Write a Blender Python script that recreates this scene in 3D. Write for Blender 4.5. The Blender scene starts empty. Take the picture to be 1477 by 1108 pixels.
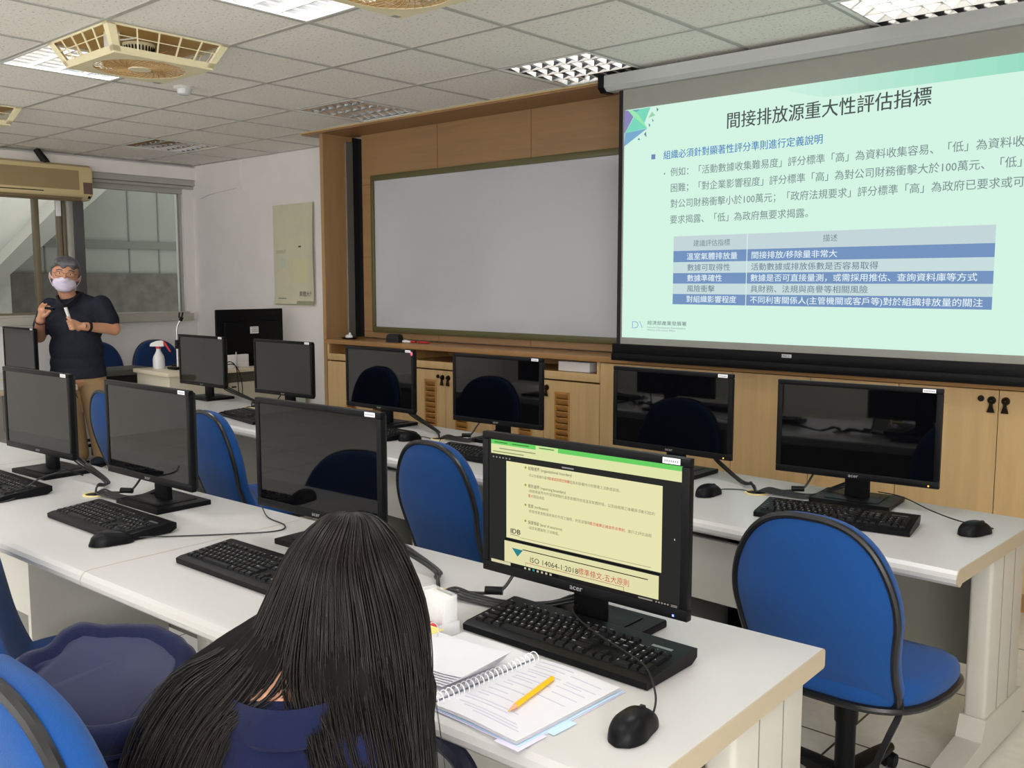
import bpy, bmesh, math, random
from mathutils import Vector, Matrix, Euler, noise
random.seed(7)
SC = bpy.context.scene
COL = SC.collection
PI = math.pi

# ------------------------------------------------------------------ camera, world, exposure
CAM_H = 1.45
cam_d = bpy.data.cameras.new('camera')
cam_d.sensor_fit = 'HORIZONTAL'; cam_d.sensor_width = 36.0
cam_d.lens = 36.0*1365.0/1477.0
cam_d.clip_start = 0.03; cam_d.clip_end = 100
cam = bpy.data.objects.new('camera', cam_d); COL.objects.link(cam)
cam.location = (0, 0, CAM_H)
cam.rotation_euler = (PI/2-0.107, 0.0, 0.7253)
SC.camera = cam

world = bpy.data.worlds.new('daylight'); SC.world = world; world.use_nodes = True
wn = world.node_tree.nodes; wl = world.node_tree.links
bg = wn['Background']
bg.inputs['Color'].default_value = (1.0, 1.0, 0.97, 1)
bg.inputs['Strength'].default_value = 1.9

vs = SC.view_settings
vs.view_transform = 'Standard'; vs.look = 'None'; vs.gamma = 1.0
vs.exposure = 0.0
vs.use_curve_mapping = False
LAMP_W = 8.3          # watts of one lit ceiling fixture
BACKWIN = [(-8.0, -5.4), (-5.0, -2.4), (-2.0, 0.6)]      # windows in the wall behind the camera, lamps added to lift walls and ceiling
for a_, b_ in BACKWIN:
    ld = bpy.data.lights.new('window_fill', 'AREA'); ld.shape = 'RECTANGLE'; ld.size = b_-a_; ld.size_y = 1.45
    ld.energy = 34.0; ld.color = (1.0, 0.985, 0.98)
    lo = bpy.data.objects.new('window_fill', ld); COL.objects.link(lo)
    lo.location = ((a_+b_)/2, -4.42, 1.63); lo.rotation_euler = (PI/2+0.30, 0, 0)  # fill lamp tilted up to brighten the ceiling
SC.cycles.max_bounces = 10
SC.cycles.diffuse_bounces = 7
SC.cycles.glossy_bounces = 4
SC.cycles.transmission_bounces = 8
SC.cycles.transparent_max_bounces = 12
SC.cycles.sample_clamp_indirect = 4.0
SC.cycles.use_denoising = True
SC.cycles.caustics_reflective = False
SC.cycles.caustics_refractive = False

ADDED_SIDEWIN = (-3.9, -0.3)                                     # unseen window added right of the camera to brighten the left wall
ld = bpy.data.lights.new('window_fill', 'AREA'); ld.shape = 'RECTANGLE'; ld.size = ADDED_SIDEWIN[1]-ADDED_SIDEWIN[0]; ld.size_y = 1.45
ld.energy = 265.0; ld.color = (1.0, 0.985, 0.98)
lo = bpy.data.objects.new('window_fill', ld); COL.objects.link(lo)
lo.location = (2.42, sum(ADDED_SIDEWIN)/2, 1.63); lo.rotation_euler = (PI/2+0.1, 0, PI/2)

# ------------------------------------------------------------------ room measures
ZC = 2.574                                  # ceiling
T = 0.605                                   # ceiling tile
GX, GY = -4.0916, 3.1992                    # a ceiling grid crossing
XL, XR, YB, YF = -8.55, 2.2, -4.2, 4.95     # walls
YW = 4.45                                   # front of the built-in wood wall
DESK = 0.69

# ------------------------------------------------------------------ materials
MATS = {}
def lin(c):
    return tuple((v/12.92 if v <= 0.04045 else ((v+0.055)/1.055)**2.4) for v in c)
def rgb(r, g, b):
    return lin((r/255, g/255, b/255))
def mat(name, col=(0.8,0.8,0.8), rough=0.5, metal=0.0, spec=0.5, bump=0.0, bscale=200.0, var=0.0, vscale=6.0,
        stretch=None, emit=None, estr=1.0, trans=0.0, alpha=1.0, sheen=0.0, coat=0.0, ior=1.45):
    if name in MATS: return MATS[name]
    m = bpy.data.materials.new(name); m.use_nodes = True
    nt = m.node_tree; b = nt.nodes['Principled BSDF']
    b.inputs['Base Color'].default_value = (*col, 1)
    b.inputs['Roughness'].default_value = rough
    b.inputs['Metallic'].default_value = metal
    b.inputs['Specular IOR Level'].default_value = spec
    b.inputs['IOR'].default_value = ior
    if trans: b.inputs['Transmission Weight'].default_value = trans
    if alpha < 1: b.inputs['Alpha'].default_value = alpha
    if sheen: b.inputs['Sheen Weight'].default_value = sheen
    if coat: b.inputs['Coat Weight'].default_value = coat
    if emit:
        b.inputs['Emission Color'].default_value = (*emit, 1); b.inputs['Emission Strength'].default_value = estr
    tc = None
    def coords():
        t = nt.nodes.new('ShaderNodeTexCoord'); mp = nt.nodes.new('ShaderNodeMapping')
        nt.links.new(t.outputs['Object'], mp.inputs['Vector'])
        if stretch: mp.inputs['Scale'].default_value = stretch
        return mp
    if var:
        mp = coords()
        n = nt.nodes.new('ShaderNodeTexNoise'); n.inputs['Scale'].default_value = vscale; n.inputs['Detail'].default_value = 6
        nt.links.new(mp.outputs[0], n.inputs['Vector'])
        r = nt.nodes.new('ShaderNodeValToRGB')
        r.color_ramp.elements[0].position = 0.3; r.color_ramp.elements[1].position = 0.72
        r.color_ramp.elements[0].color = (*[c*(1-var) for c in col], 1)
        r.color_ramp.elements[1].color = (*[min(1, c*(1+var*0.7)) for c in col], 1)
        nt.links.new(n.outputs['Fac'], r.inputs['Fac']); nt.links.new(r.outputs['Color'], b.inputs['Base Color'])
    if bump:
        mp = coords()
        n = nt.nodes.new('ShaderNodeTexNoise'); n.inputs['Scale'].default_value = bscale; n.inputs['Detail'].default_value = 3
        nt.links.new(mp.outputs[0], n.inputs['Vector'])
        bp = nt.nodes.new('ShaderNodeBump'); bp.inputs['Strength'].default_value = bump; bp.inputs['Distance'].default_value = 0.002
        nt.links.new(n.outputs['Fac'], bp.inputs['Height']); nt.links.new(bp.outputs['Normal'], b.inputs['Normal'])
    MATS[name] = m
    return m
def emat(name, col, s=1.0):
    if name in MATS: return MATS[name]
    m = bpy.data.materials.new(name); m.use_nodes = True
    nt = m.node_tree; nt.nodes.clear()
    o = nt.nodes.new('ShaderNodeOutputMaterial'); e = nt.nodes.new('ShaderNodeEmission')
    e.inputs['Color'].default_value = (*col, 1); e.inputs['Strength'].default_value = s
    nt.links.new(e.outputs[0], o.inputs['Surface'])
    MATS[name] = m
    return m

def tile_mat():
    m = mat('ceiling_tile', rgb(236, 233, 227), 0.95, spec=0.1)
    nt = m.node_tree; b = nt.nodes['Principled BSDF']
    t = nt.nodes.new('ShaderNodeTexCoord')
    n = nt.nodes.new('ShaderNodeTexNoise'); n.inputs['Scale'].default_value = 75; n.inputs['Detail'].default_value = 2
    nt.links.new(t.outputs['Object'], n.inputs['Vector'])
    r = nt.nodes.new('ShaderNodeValToRGB')
    e = r.color_ramp.elements
    e[0].position = 0.30; e[0].color = (*rgb(188, 185, 178), 1)
    e[1].position = 0.40; e[1].color = (*rgb(237, 234, 228), 1)
    nt.links.new(n.outputs['Fac'], r.inputs['Fac']); nt.links.new(r.outputs['Color'], b.inputs['Base Color'])
    bp = nt.nodes.new('ShaderNodeBump'); bp.inputs['Strength'].default_value = 0.3; bp.inputs['Distance'].default_value = 0.003
    nt.links.new(n.outputs['Fac'], bp.inputs['Height']); nt.links.new(bp.outputs['Normal'], b.inputs['Normal'])
    return m
def floor_mat():
    m = mat('floor_tile', rgb(205, 206, 200), 0.28, spec=0.5)
    nt = m.node_tree; b = nt.nodes['Principled BSDF']
    t = nt.nodes.new('ShaderNodeTexCoord')
    mp = nt.nodes.new('ShaderNodeMapping'); mp.inputs['Location'].default_value = (1.13, -3.455, 0)
    nt.links.new(t.outputs['Object'], mp.inputs['Vector'])
    br = nt.nodes.new('ShaderNodeTexBrick')
    br.offset = 0.0; br.squash = 1.0
    br.inputs['Scale'].default_value = 1.0
    br.inputs['Brick Width'].default_value = 0.6; br.inputs['Row Height'].default_value = 0.6
    br.inputs['Mortar Size'].default_value = 0.004
    br.inputs['Mortar Smooth'].default_value = 0.0
    br.inputs['Color1'].default_value = (*rgb(228, 227, 220), 1); br.inputs['Color2'].default_value = (*rgb(224, 223, 216), 1)
    br.inputs['Mortar'].default_value = (*rgb(34, 33, 31), 1)
    nt.links.new(mp.outputs[0], br.inputs['Vector'])
    n = nt.nodes.new('ShaderNodeTexNoise'); n.inputs['Scale'].default_value = 30; n.inputs['Detail'].default_value = 6
    nt.links.new(t.outputs['Object'], n.inputs['Vector'])
    mx = nt.nodes.new('ShaderNodeMixRGB'); mx.blend_type = 'MULTIPLY'; mx.inputs['Fac'].default_value = 0.22
    nt.links.new(br.outputs['Color'], mx.inputs[1]); nt.links.new(n.outputs['Fac'], mx.inputs[2])
    nt.links.new(mx.outputs[0], b.inputs['Base Color'])
    return m
def wood(name, c, dark=0.84, scale=(2, 2, 40), rough=0.42):
    """straight-grained veneer; 'scale' is small along the grain"""
    m = mat(name, c, rough)
    nt = m.node_tree; b = nt.nodes['Principled BSDF']
    t = nt.nodes.new('ShaderNodeTexCoord'); mp = nt.nodes.new('ShaderNodeMapping')
    mp.inputs['Scale'].default_value = scale
    nt.links.new(t.outputs['Object'], mp.inputs['Vector'])
    n = nt.nodes.new('ShaderNodeTexNoise'); n.inputs['Scale'].default_value = 1.6; n.inputs['Detail'].default_value = 8
    n.inputs['Roughness'].default_value = 0.62; n.inputs['Distortion'].default_value = 0.4
    nt.links.new(mp.outputs[0], n.inputs['Vector'])
    r = nt.nodes.new('ShaderNodeValToRGB'); e = r.color_ramp.elements
    e[0].position = 0.3; e[0].color = (*[v*dark for v in c], 1)
    e[1].position = 0.7; e[1].color = (*[min(1, v*1.06) for v in c], 1)
    nt.links.new(n.outputs['Fac'], r.inputs['Fac']); nt.links.new(r.outputs['Color'], b.inputs['Base Color'])
    return m

M_TILE = tile_mat(); M_FLOOR = floor_mat()
M_TBAR = mat('tee_bar', rgb(176, 174, 169), 0.5)
M_WALL = mat('painted_wall', rgb(230, 227, 226), 0.85, spec=0.2, var=0.05, vscale=2.5, bump=0.25, bscale=60)
M_WALL2 = mat('painted_wall_plain', rgb(228, 225, 218), 0.85, spec=0.2)
M_WOOD = wood('maple_veneer', rgb(204, 172, 124), 0.88, (14, 14, 0.9))
M_WOODH = wood('maple_panel', rgb(148, 116, 80), 0.86, (0.9, 14, 14))
M_WOODL = wood('ledge_wood', rgb(170, 128, 82), 0.8, (0.9, 14, 14))
M_WHITE_METAL = mat('white_metal', rgb(225, 225, 222), 0.35, 0.0)
M_ALU = mat('lit_louvre_tone', (0.86, 0.87, 0.88), 0.2, 0.8)
M_MIRROR = mat('unlit_louvre_tone', (0.78, 0.79, 0.80), 0.10, 1.0)  # darker copy of the louvre metal so unlit fixtures read as off
M_STEEL = mat('brushed_steel', (0.55, 0.55, 0.55), 0.3, 1.0)
M_GREY = mat('grey_frame_metal', rgb(168, 167, 160), 0.45, 0.0)
M_BEIGEGREY = mat('grey_sill_paint', rgb(176, 173, 163), 0.6)
M_POST = mat('dark_grey_post', rgb(92, 94, 97), 0.4, 0.4)
M_CREAM = mat('cream_plastic', rgb(224, 214, 178), 0.4)
M_TAN = mat('aged_tan_plastic', rgb(196, 160, 92), 0.45)
M_BLACK = mat('black_plastic', rgb(15, 15, 17), 0.4, spec=0.14)
M_BLACKM = mat('matte_black', rgb(16, 16, 17), 0.7)
M_VOID = mat('dark_recess', rgb(12, 12, 14), 0.9)
M_KEY = mat('black_keys', rgb(18, 18, 20), 0.45, spec=0.2)
M_SCREEN = mat('dark_glass_screen', rgb(6, 6, 8), 0.03, spec=0.5)
M_LABEL = mat('white_sticker', rgb(238, 238, 240), 0.5)
M_INK = mat('printed_ink', rgb(38, 38, 44), 0.6)
M_INKG = mat('grey_ink', rgb(130, 132, 142), 0.6)
M_TOP = mat('white_laminate', rgb(188, 187, 186), 0.3, spec=0.5)
M_EDGE = mat('beige_edge_band', rgb(172, 159, 136), 0.5)
M_LEG = mat('warm_grey_leg_paint', rgb(186, 183, 175), 0.42)
M_PANEL = mat('grey_panel_paint', rgb(122, 120, 111), 0.5)
M_PANELL = mat('light_grey_panel_paint', rgb(190, 188, 182), 0.5)
M_BLUE = mat('blue_chair_fabric', rgb(24, 68, 128), 0.9, spec=0.12, bump=0.5, bscale=700, sheen=0.1)
M_BLUED = mat('dark_blue_chair_fabric', rgb(30, 56, 104), 0.9, spec=0.15, bump=0.5, bscale=700, sheen=0.2)
M_PIPING = mat('black_rubber_piping', rgb(20, 20, 23), 0.32)
M_CABLE = mat('black_cable', rgb(14, 14, 15), 0.45)
M_PAPER = mat('white_paper', rgb(208, 208, 215), 0.8)
M_LED_B = emat('blue_led', (0.1, 0.15, 1.0), 6)
M_LED_O = emat('orange_led', (1.0, 0.42, 0.05), 4)

# ------------------------------------------------------------------ mesh helpers
def nb(): return bmesh.new()
def box(bm, lo, hi, bev=0.0, seg=2, M=None):
    lo = Vector(lo); hi = Vector(hi); c = (lo+hi)/2; s = hi-lo
    mt = Matrix.Translation(c) @ Matrix.Diagonal((abs(s.x), abs(s.y), abs(s.z), 1))
    if M is not None: mt = M @ mt
    r = bmesh.ops.create_cube(bm, size=1.0, matrix=mt)
    if bev > 0:
        es = set(e for v in r['verts'] for e in v.link_edges)
        bmesh.ops.bevel(bm, geom=list(es), offset=bev, offset_type='OFFSET', segments=seg, profile=0.5, affect='EDGES', clamp_overlap=True)
def cyl(bm, p0, p1, r0, r1=None, n=20, caps=True):
    p0 = Vector(p0); p1 = Vector(p1); d = p1-p0; L = d.length
    if L < 1e-9: return
    q = Vector((0, 0, 1)).rotation_difference(d.normalized())
    mt = Matrix.Translation((p0+p1)/2) @ q.to_matrix().to_4x4()
    bmesh.ops.create_cone(bm, cap_ends=caps, cap_tris=False, segments=n, radius1=r0, radius2=(r0 if r1 is None else r1), depth=L, matrix=mt)
def ball(bm, c, r, sc=(1, 1, 1), rot=None, u=16, v=10):
    mt = Matrix.Translation(c)
    if rot is not None: mt = mt @ Euler(rot).to_matrix().to_4x4()
    mt = mt @ Matrix.Diagonal((r*sc[0], r*sc[1], r*sc[2], 1))
    bmesh.ops.create_uvsphere(bm, u_segments=u, v_segments=v, radius=1.0, matrix=mt)
def smooth_path(pts, k=6, closed=False):
    P = [Vector(p) for p in pts]
    if len(P) < 3: return P
    out = []; n = len(P)
    rng = range(n if closed else n-1)
    for i in rng:
        if closed: p0, p1, p2, p3 = P[i-1], P[i], P[(i+1) % n], P[(i+2) % n]
        else: p0, p1, p2, p3 = P[max(i-1, 0)], P[i], P[i+1], P[min(i+2, n-1)]
        for j in range(k):
            t = j/k
            out.append(0.5*((2*p1)+(-p0+p2)*t+(2*p0-5*p1+4*p2-p3)*t*t+(-p0+3*p1-3*p2+p3)*t*t*t))
    if not closed: out.append(P[-1])
    return out
def sweep(bm, pts, r, n=8, closed=False, prof=None, up=None):
    """tube along pts; r number or list; prof = list of 2D points for another section"""
    P = [Vector(p) for p in pts]; N = len(P)
    rad = r if isinstance(r, (list, tuple)) else [r]*N
    prof = prof or [(math.cos(2*PI*k/n), math.sin(2*PI*k/n)) for k in range(n)]
    m = len(prof); rings = []; nrm = None
    for i in range(N):
        a = P[i-1] if (i > 0 or closed) else P[i]
        b = P[(i+1) % N] if (i < N-1 or closed) else P[i]
        t = (b-a).normalized() if (b-a).length > 1e-9 else Vector((0, 0, 1))
        if up is not None: nrm = (Vector(up)-t*t.dot(Vector(up))).normalized()
        elif nrm is None:
            h = Vector((0, 0, 1)) if abs(t.z) < 0.9 else Vector((1, 0, 0))
            nrm = (h-t*t.dot(h)).normalized()
        else:
            nrm = nrm-t*t.dot(nrm)
            nrm = nrm.normalized() if nrm.length > 1e-6 else t.orthogonal().normalized()
        bn = t.cross(nrm)
        rings.append([bm.verts.new(P[i]+nrm*(u*rad[i])+bn*(w*rad[i])) for u, w in prof])
    for i in range(N if closed else N-1):
        A, Bq = rings[i], rings[(i+1) % N]
        for k in range(m): bm.faces.new((A[k], A[(k+1) % m], Bq[(k+1) % m], Bq[k]))
    if not closed:
        bm.faces.new(list(reversed(rings[0]))); bm.faces.new(rings[-1])
def loft(bm, rings, caps=True, closed=True):
    R = [[bm.verts.new(p) for p in ring] for ring in rings]
    m = len(R[0])
    for a, b in zip(R, R[1:]):
        for k in range(m if closed else m-1):
            bm.faces.new((a[k], a[(k+1) % m], b[(k+1) % m], b[k]))
    if caps and closed:
        bm.faces.new(list(reversed(R[0]))); bm.faces.new(R[-1])
    return R
def lathe(bm, prof, n=24, M=None):
    rings = []
    for r, z in prof:
        rings.append([Vector((r*math.cos(2*PI*k/n), r*math.sin(2*PI*k/n), z)) for k in range(n)])
    if M is not None: rings = [[M @ p for p in ring] for ring in rings]
    loft(bm, rings)
def prism(bm, poly, a, b, axis='z'):
    """extrude a 2D polygon between a and b along an axis (x: poly is (y,z); y: (x,z); z: (x,y))"""
    def mk(p, t):
        return {'x': (t, p[0], p[1]), 'y': (p[0], t, p[1]), 'z': (p[0], p[1], t)}[axis]
    loft(bm, [[Vector(mk(p, a)) for p in poly], [Vector(mk(p, b)) for p in poly]])
def quad(bm, a, b, c, d):
    return bm.faces.new([bm.verts.new(p) for p in (a, b, c, d)])

def obj(name, bm, m, parent=None, smooth=True, angle=35):
    me = bpy.data.meshes.new(name)
    bmesh.ops.recalc_face_normals(bm, faces=bm.faces[:])
    if smooth:
        for f in bm.faces: f.smooth = True
        lim = math.radians(angle)
        for e in bm.edges:
            if len(e.link_faces) == 2 and e.calc_face_angle(0) > lim: e.smooth = False
    bm.to_mesh(me); bm.free()
    o = bpy.data.objects.new(name, me); COL.objects.link(o)
    for mm in (m if isinstance(m, (list, tuple)) else [m]): me.materials.append(mm)
    if parent is not None: o.parent = parent
    return o
def tag(o, label, cat, group=None, kind=None):
    o['label'] = label; o['category'] = cat
    if group: o['group'] = group
    if kind: o['kind'] = kind
    return o
def thing(name, label, cat, loc=(0, 0, 0), rz=0.0, group=None):
    o = bpy.data.objects.new(name, None); COL.objects.link(o)
    o.empty_display_size = 0.1
    o.location = loc; o.rotation_euler = (0, 0, rz)
    return tag(o, label, cat, group)
def struct(name, bm, m, smooth=False):
    o = obj(name, bm, m, None, smooth); o['kind'] = 'structure'; return o
def copy_tree(o, parent=None):
    c = o.copy(); COL.objects.link(c)
    if parent is not None: c.parent = parent
    for ch in list(o.children): copy_tree(ch, c)
    return c
def dup(root, loc, rz, label, group=None):
    c = copy_tree(root); c.location = loc; c.rotation_euler = (0, 0, rz); c['label'] = label
    if group: c['group'] = group
    return c
def text_bm(bm, body, size, M, align='LEFT', width=None, bold=0.0, spacing=1.0):
    """lay flat lettering into bm, local x along the line and y up; M places it"""
    cu = bpy.data.curves.new('lettering', 'FONT'); cu.body = body; cu.size = size; cu.align_x = align
    cu.resolution_u = 2; cu.space_character = spacing
    to = bpy.data.objects.new('lettering', cu); COL.objects.link(to)
    dg = bpy.context.evaluated_depsgraph_get()
    me = bpy.data.meshes.new_from_object(to.evaluated_get(dg))
    xs = [v.co.x for v in me.vertices]
    s = 1.0
    if width and xs:
        w = max(xs)-min(xs); s = width/w
    me.transform(M @ Matrix.Diagonal((s, 1, 1, 1)))
    bm.from_mesh(me)
    if bold:
        me.transform(Matrix.Translation(M.to_3x3() @ Vector((bold, bold*0.4, 0.00008)))); bm.from_mesh(me)
    bpy.data.meshes.remove(me); bpy.data.objects.remove(to); bpy.data.curves.remove(cu)
def blob(name, prims, voxel, m, parent=None, it=4):
    """one continuous surface from overlapping capsules and ellipsoids"""
    bm = nb()
    for p in prims:
        if p[0] == 'c':
            _, a, ra, b, rb = p
            a = Vector(a); b = Vector(b)
            cyl(bm, a, b, ra, rb, 18); ball(bm, a, ra, u=18, v=12); ball(bm, b, rb, u=18, v=12)
        elif p[0] == 'e':
            ball(bm, p[1], 1.0, p[2], p[3] if len(p) > 3 else None, 24, 16)
        elif p[0] == 'ch':
            pts = p[1]
            for (a, ra), (b, rb) in zip(pts, pts[1:]):
                cyl(bm, a, b, ra, rb, 16); ball(bm, a, ra, u=16, v=10)
            ball(bm, pts[-1][0], pts[-1][1], u=16, v=10)
    me = bpy.data.meshes.new(name); bm.to_mesh(me); bm.free()
    o = bpy.data.objects.new(name, me); COL.objects.link(o)
    r = o.modifiers.new('r', 'REMESH'); r.mode = 'VOXEL'; r.voxel_size = voxel
    if it:
        s = o.modifiers.new('s', 'SMOOTH'); s.iterations = it; s.factor = 0.5
    dg = bpy.context.evaluated_depsgraph_get()
    new = bpy.data.meshes.new_from_object(o.evaluated_get(dg))
    o.modifiers.clear(); o.data = new; bpy.data.meshes.remove(me)
    new.name = name; new.materials.clear(); new.materials.append(m)
    for f in new.polygons: f.use_smooth = True
    if parent is not None: o.parent = parent
    return o
# ------------------------------------------------------------------ floor, walls, ceiling
bm = nb(); box(bm, (XL-0.2, YB-0.2, -0.1), (XR+0.2, YF+0.2, 0)); struct('floor', bm, M_FLOOR)
bm = nb(); box(bm, (XL-0.15, YF, 0), (XR+0.15, YF+0.15, ZC+0.2)); struct('wall_front', bm, M_WALL)
bm = nb()
box(bm, (XL-0.15, YB-0.15, 0), (XR+0.15, YB, 0.9)); box(bm, (XL-0.15, YB-0.15, 2.35), (XR+0.15, YB, ZC+0.2))
xs = [XL-0.15]+[v for a, b in BACKWIN for v in (a, b)]+[XR+0.15]
for a, b in zip(xs[::2], xs[1::2]): box(bm, (a, YB-0.15, 0.9), (b, YB, 2.35))
struct('wall_back', bm, M_WALL2)
for n_, (a, b) in enumerate(BACKWIN):
    bm = nb(); m = (a+b)/2
    for lo, hi in (((a, YB-0.10, 0.9), (b, YB-0.05, 0.95)), ((a, YB-0.10, 2.30), (b, YB-0.05, 2.35)), ((a, YB-0.10, 0.95), (a+0.05, YB-0.05, 2.30)), ((b-0.05, YB-0.10, 0.95), (b, YB-0.05, 2.30)), ((m-0.03, YB-0.10, 0.95), (m+0.03, YB-0.05, 2.30))): box(bm, lo, hi)
    struct('window_%d' % (n_+2), bm, M_GREY)
bm = nb()
box(bm, (XR, YB, 0), (XR+0.15, YF, 0.9)); box(bm, (XR, YB, 2.35), (XR+0.15, YF, ZC+0.2)); box(bm, (XR, YB, 0.9), (XR+0.15, ADDED_SIDEWIN[0], 2.35)); box(bm, (XR, ADDED_SIDEWIN[1], 0.9), (XR+0.15, YF, 2.35))
struct('wall_right', bm, M_WALL2)
bm = nb()
for y in (ADDED_SIDEWIN[0], -2.7, -1.5, ADDED_SIDEWIN[1]-0.06): box(bm, (XR+0.04, y, 0.9), (XR+0.10, y+0.06, 2.35))
box(bm, (XR+0.04, ADDED_SIDEWIN[0], 0.9), (XR+0.10, ADDED_SIDEWIN[1], 0.95)); box(bm, (XR+0.04, ADDED_SIDEWIN[0], 2.30), (XR+0.10, ADDED_SIDEWIN[1], 2.35))
struct('window_5', bm, M_GREY)  # frame of the added side window
WY0, WY1, WZ0, WZ1 = 0.3, 4.84, 1.165, 2.36           # window opening
bm = nb()
box(bm, (XL-0.15, YB, 0), (XL, YF, WZ0))
box(bm, (XL-0.15, YB, WZ1), (XL, YF, ZC+0.2))
box(bm, (XL-0.15, YB, WZ0), (XL, WY0, WZ1))
box(bm, (XL-0.15, WY1, WZ0), (XL, YF, WZ1))
struct('wall_left', bm, M_WALL)
# plaster band in the corner by the window, its lower edge cracked
bm = nb()
poly = [(-8.55, 2.565), (-7.70, 2.565), (-7.70, 2.36), (-7.66, 2.29), (-7.75, 2.315), (-7.95, 2.30), (-8.2, 2.285), (-8.40, 2.25), (-8.55, 2.26)]
prism(bm, poly, YF-0.018, YF+0.01, 'y'); struct('trim_1', bm, M_WALL)

LIGHTS = {(-6, 1): 0, (-2, 1): 0, (1, 1): 0, (4, 1): 0, (-6, -2): 1, (-2, -2): 1, (1, -2): 1, (4, -2): 1,
          (7, -2): 1, (-6, -5): 1, (-2, -5): 1, (1, -5): 1, (4, -5): 1, (7, -5): 1, (-2, -8): 1, (1, -8): 1, (4, -8): 1}
bm = nb(); tb = nb()
i0, i1 = -8, 11; j0, j1 = -13, 3
def cl(x, lo, hi): return max(lo, min(hi, x))
for i in range(i0, i1):
    for j in range(j0, j1):
        if (i, j) in LIGHTS: continue
        xa, xb = cl(GX+i*T, XL, XR), cl(GX+(i+1)*T, XL, XR)
        ya, yb = cl(GY+j*T, YB, YF), cl(GY+(j+1)*T, YB, YF)
        if xb-xa < 0.01 or yb-ya < 0.01: continue
        quad(bm, (xa, ya, ZC), (xa, yb, ZC), (xb, yb, ZC), (xb, ya, ZC))
struct('ceiling', bm, M_TILE)
for i in range(i0, i1+1):
    x = GX+i*T
    if XL < x < XR: box(tb, (x-0.012, YB, ZC-0.004), (x+0.012, (YF if x < -6.05 else YW), ZC+0.006))
for j in range(j0, j1+1):
    y = GY+j*T
    if YB < y < YF: box(tb, (XL, y-0.012, ZC-0.0045), (XR if y < 4.43 else -6.05, y+0.012, ZC+0.006))
box(tb, (XL, YB, ZC-0.005), (XL+0.02, YF, ZC+0.005)); box(tb, (XL, YF-0.02, ZC-0.005), (-5.87, YF, ZC+0.005))
struct('trim_2', tb, M_TBAR)

# ------------------------------------------------------------------ window wall on the left
bm = nb()
box(bm, (XL, WY0, 2.43), (XL+0.10, YF, 2.545), 0.004)
struct('trim_3', bm, M_WALL)
bm = nb()
box(bm, (XL, WY0, 2.375), (XL+0.075, YF-0.001, 2.43), 0.004); box(bm, (XL, WY0, 2.345), (XL+0.05, YF-0.001, 2.372), 0.003)
box(bm, (XL-0.10, WY0, 2.30), (XL-0.01, WY1, 2.36))
struct('trim_4', bm, M_GREY)
bm = nb()
box(bm, (XL-0.14, WY0, 1.15), (XL+0.03, YF-0.09, 1.168), 0.003); box(bm, (XL, WY0, 1.08), (XL+0.05, YF-0.06, 1.15), 0.004)
struct('trim_5', bm, M_BEIGEGREY)
bm = nb(); box(bm, (XL-0.13, 3.785, WZ0), (XL+0.02, 3.865, 2.345)); struct('trim_6', bm, M_POST)
M_FRAME = mat('tan_window_frame', rgb(122, 112, 94), 0.5, 0.2)
win = bpy.data.objects.new('window_1', None); COL.objects.link(win); win['kind'] = 'structure'
bm = nb()
for a, b in ((3.455, 3.50), (3.66, 3.69), (3.70, 3.725)): box(bm, (XL-0.09, a, WZ0+0.003), (XL-0.03, b, 2.345), 0.003)
box(bm, (XL-0.09, WY0, WZ0+0.003), (XL-0.03, 3.455, WZ0+0.02)); box(bm, (XL-0.09, 2.2, WZ0), (XL-0.03, 2.25, 2.345), 0.003)
obj('frame', bm, M_FRAME, win)
bm = nb(); box(bm, (XL-0.075, 3.735, WZ0+0.003), (XL-0.01, 3.785, 2.345), 0.003)
box(bm, (XL-0.07, 4.815, WZ0), (XL-0.03, WY1, 2.345)); obj('jamb', bm, M_GREY, win)
M_GLASS = mat('window_glass', (0.93, 0.95, 0.94), 0.02, trans=1.0, ior=1.01, spec=0.3)
M_FROST = mat('dusty_window_glass', (0.80, 0.83, 0.80), 0.12, trans=1.0, ior=1.01, spec=0.3)
bm = nb(); box(bm, (XL-0.062, WY0, WZ0+0.01), (XL-0.058, 3.67, 2.34)); obj('pane', bm, M_GLASS, win, False)
bm = nb(); box(bm, (XL-0.052, 3.86, WZ0+0.005), (XL-0.048, 4.82, 2.34)); obj('pane', bm, M_FROST, win, False)

# what stands outside the glass: a rendered wall with a dark base, a stair flight
XO = -10.2
M_OUT = mat('outside_render', rgb(122, 124, 118), 0.9, var=0.05, vscale=3)
M_OUTD = mat('outside_stone_base', rgb(82, 80, 74), 0.9, var=0.28, vscale=9)
M_OUTB = mat('outside_band', rgb(96, 98, 92), 0.9)
bm = nb(); box(bm, (XO-0.2, -2, 1.55), (XO, 9, 3.6)); struct('wall_outside', bm, M_OUT)
bm = nb(); box(bm, (XO-0.2, -2, -1.0), (XO+0.02, 9, 1.55)); struct('wall_outside_base', bm, M_OUTD)
bm = nb(); box(bm, (XO-0.02, -2, 1.82), (XO+0.02, 9, 1.90)); struct('trim_7', bm, M_OUTB)
bm = nb()
for y in (5.11, 5.46, 6.2, 4.2): box(bm, (XO-0.01, y-0.008, 1.55), (XO+0.006, y+0.008, 3.2))
struct('trim_8', bm, M_OUTB)
M_STAIR = mat('stair_render', rgb(222, 222, 214), 0.85, var=0.05, vscale=2)
bm = nb()
prism(bm, [(2.9, 0.90), (4.7, 2.50), (4.7, 2.83), (2.9, 0.98)], -9.9, -9.55, 'x')
struct('wall_outside_stair', bm, mat('stair_beam', rgb(172, 172, 164), 0.85))
bm = nb(); prism(bm, [(0.5, 0.2), (2.9, 0.95), (4.7, 2.80), (4.7, 3.4), (0.5, 3.4)], -10.0, -9.95, 'x')
struct('wall_outside_plaster', bm, M_STAIR)
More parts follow.
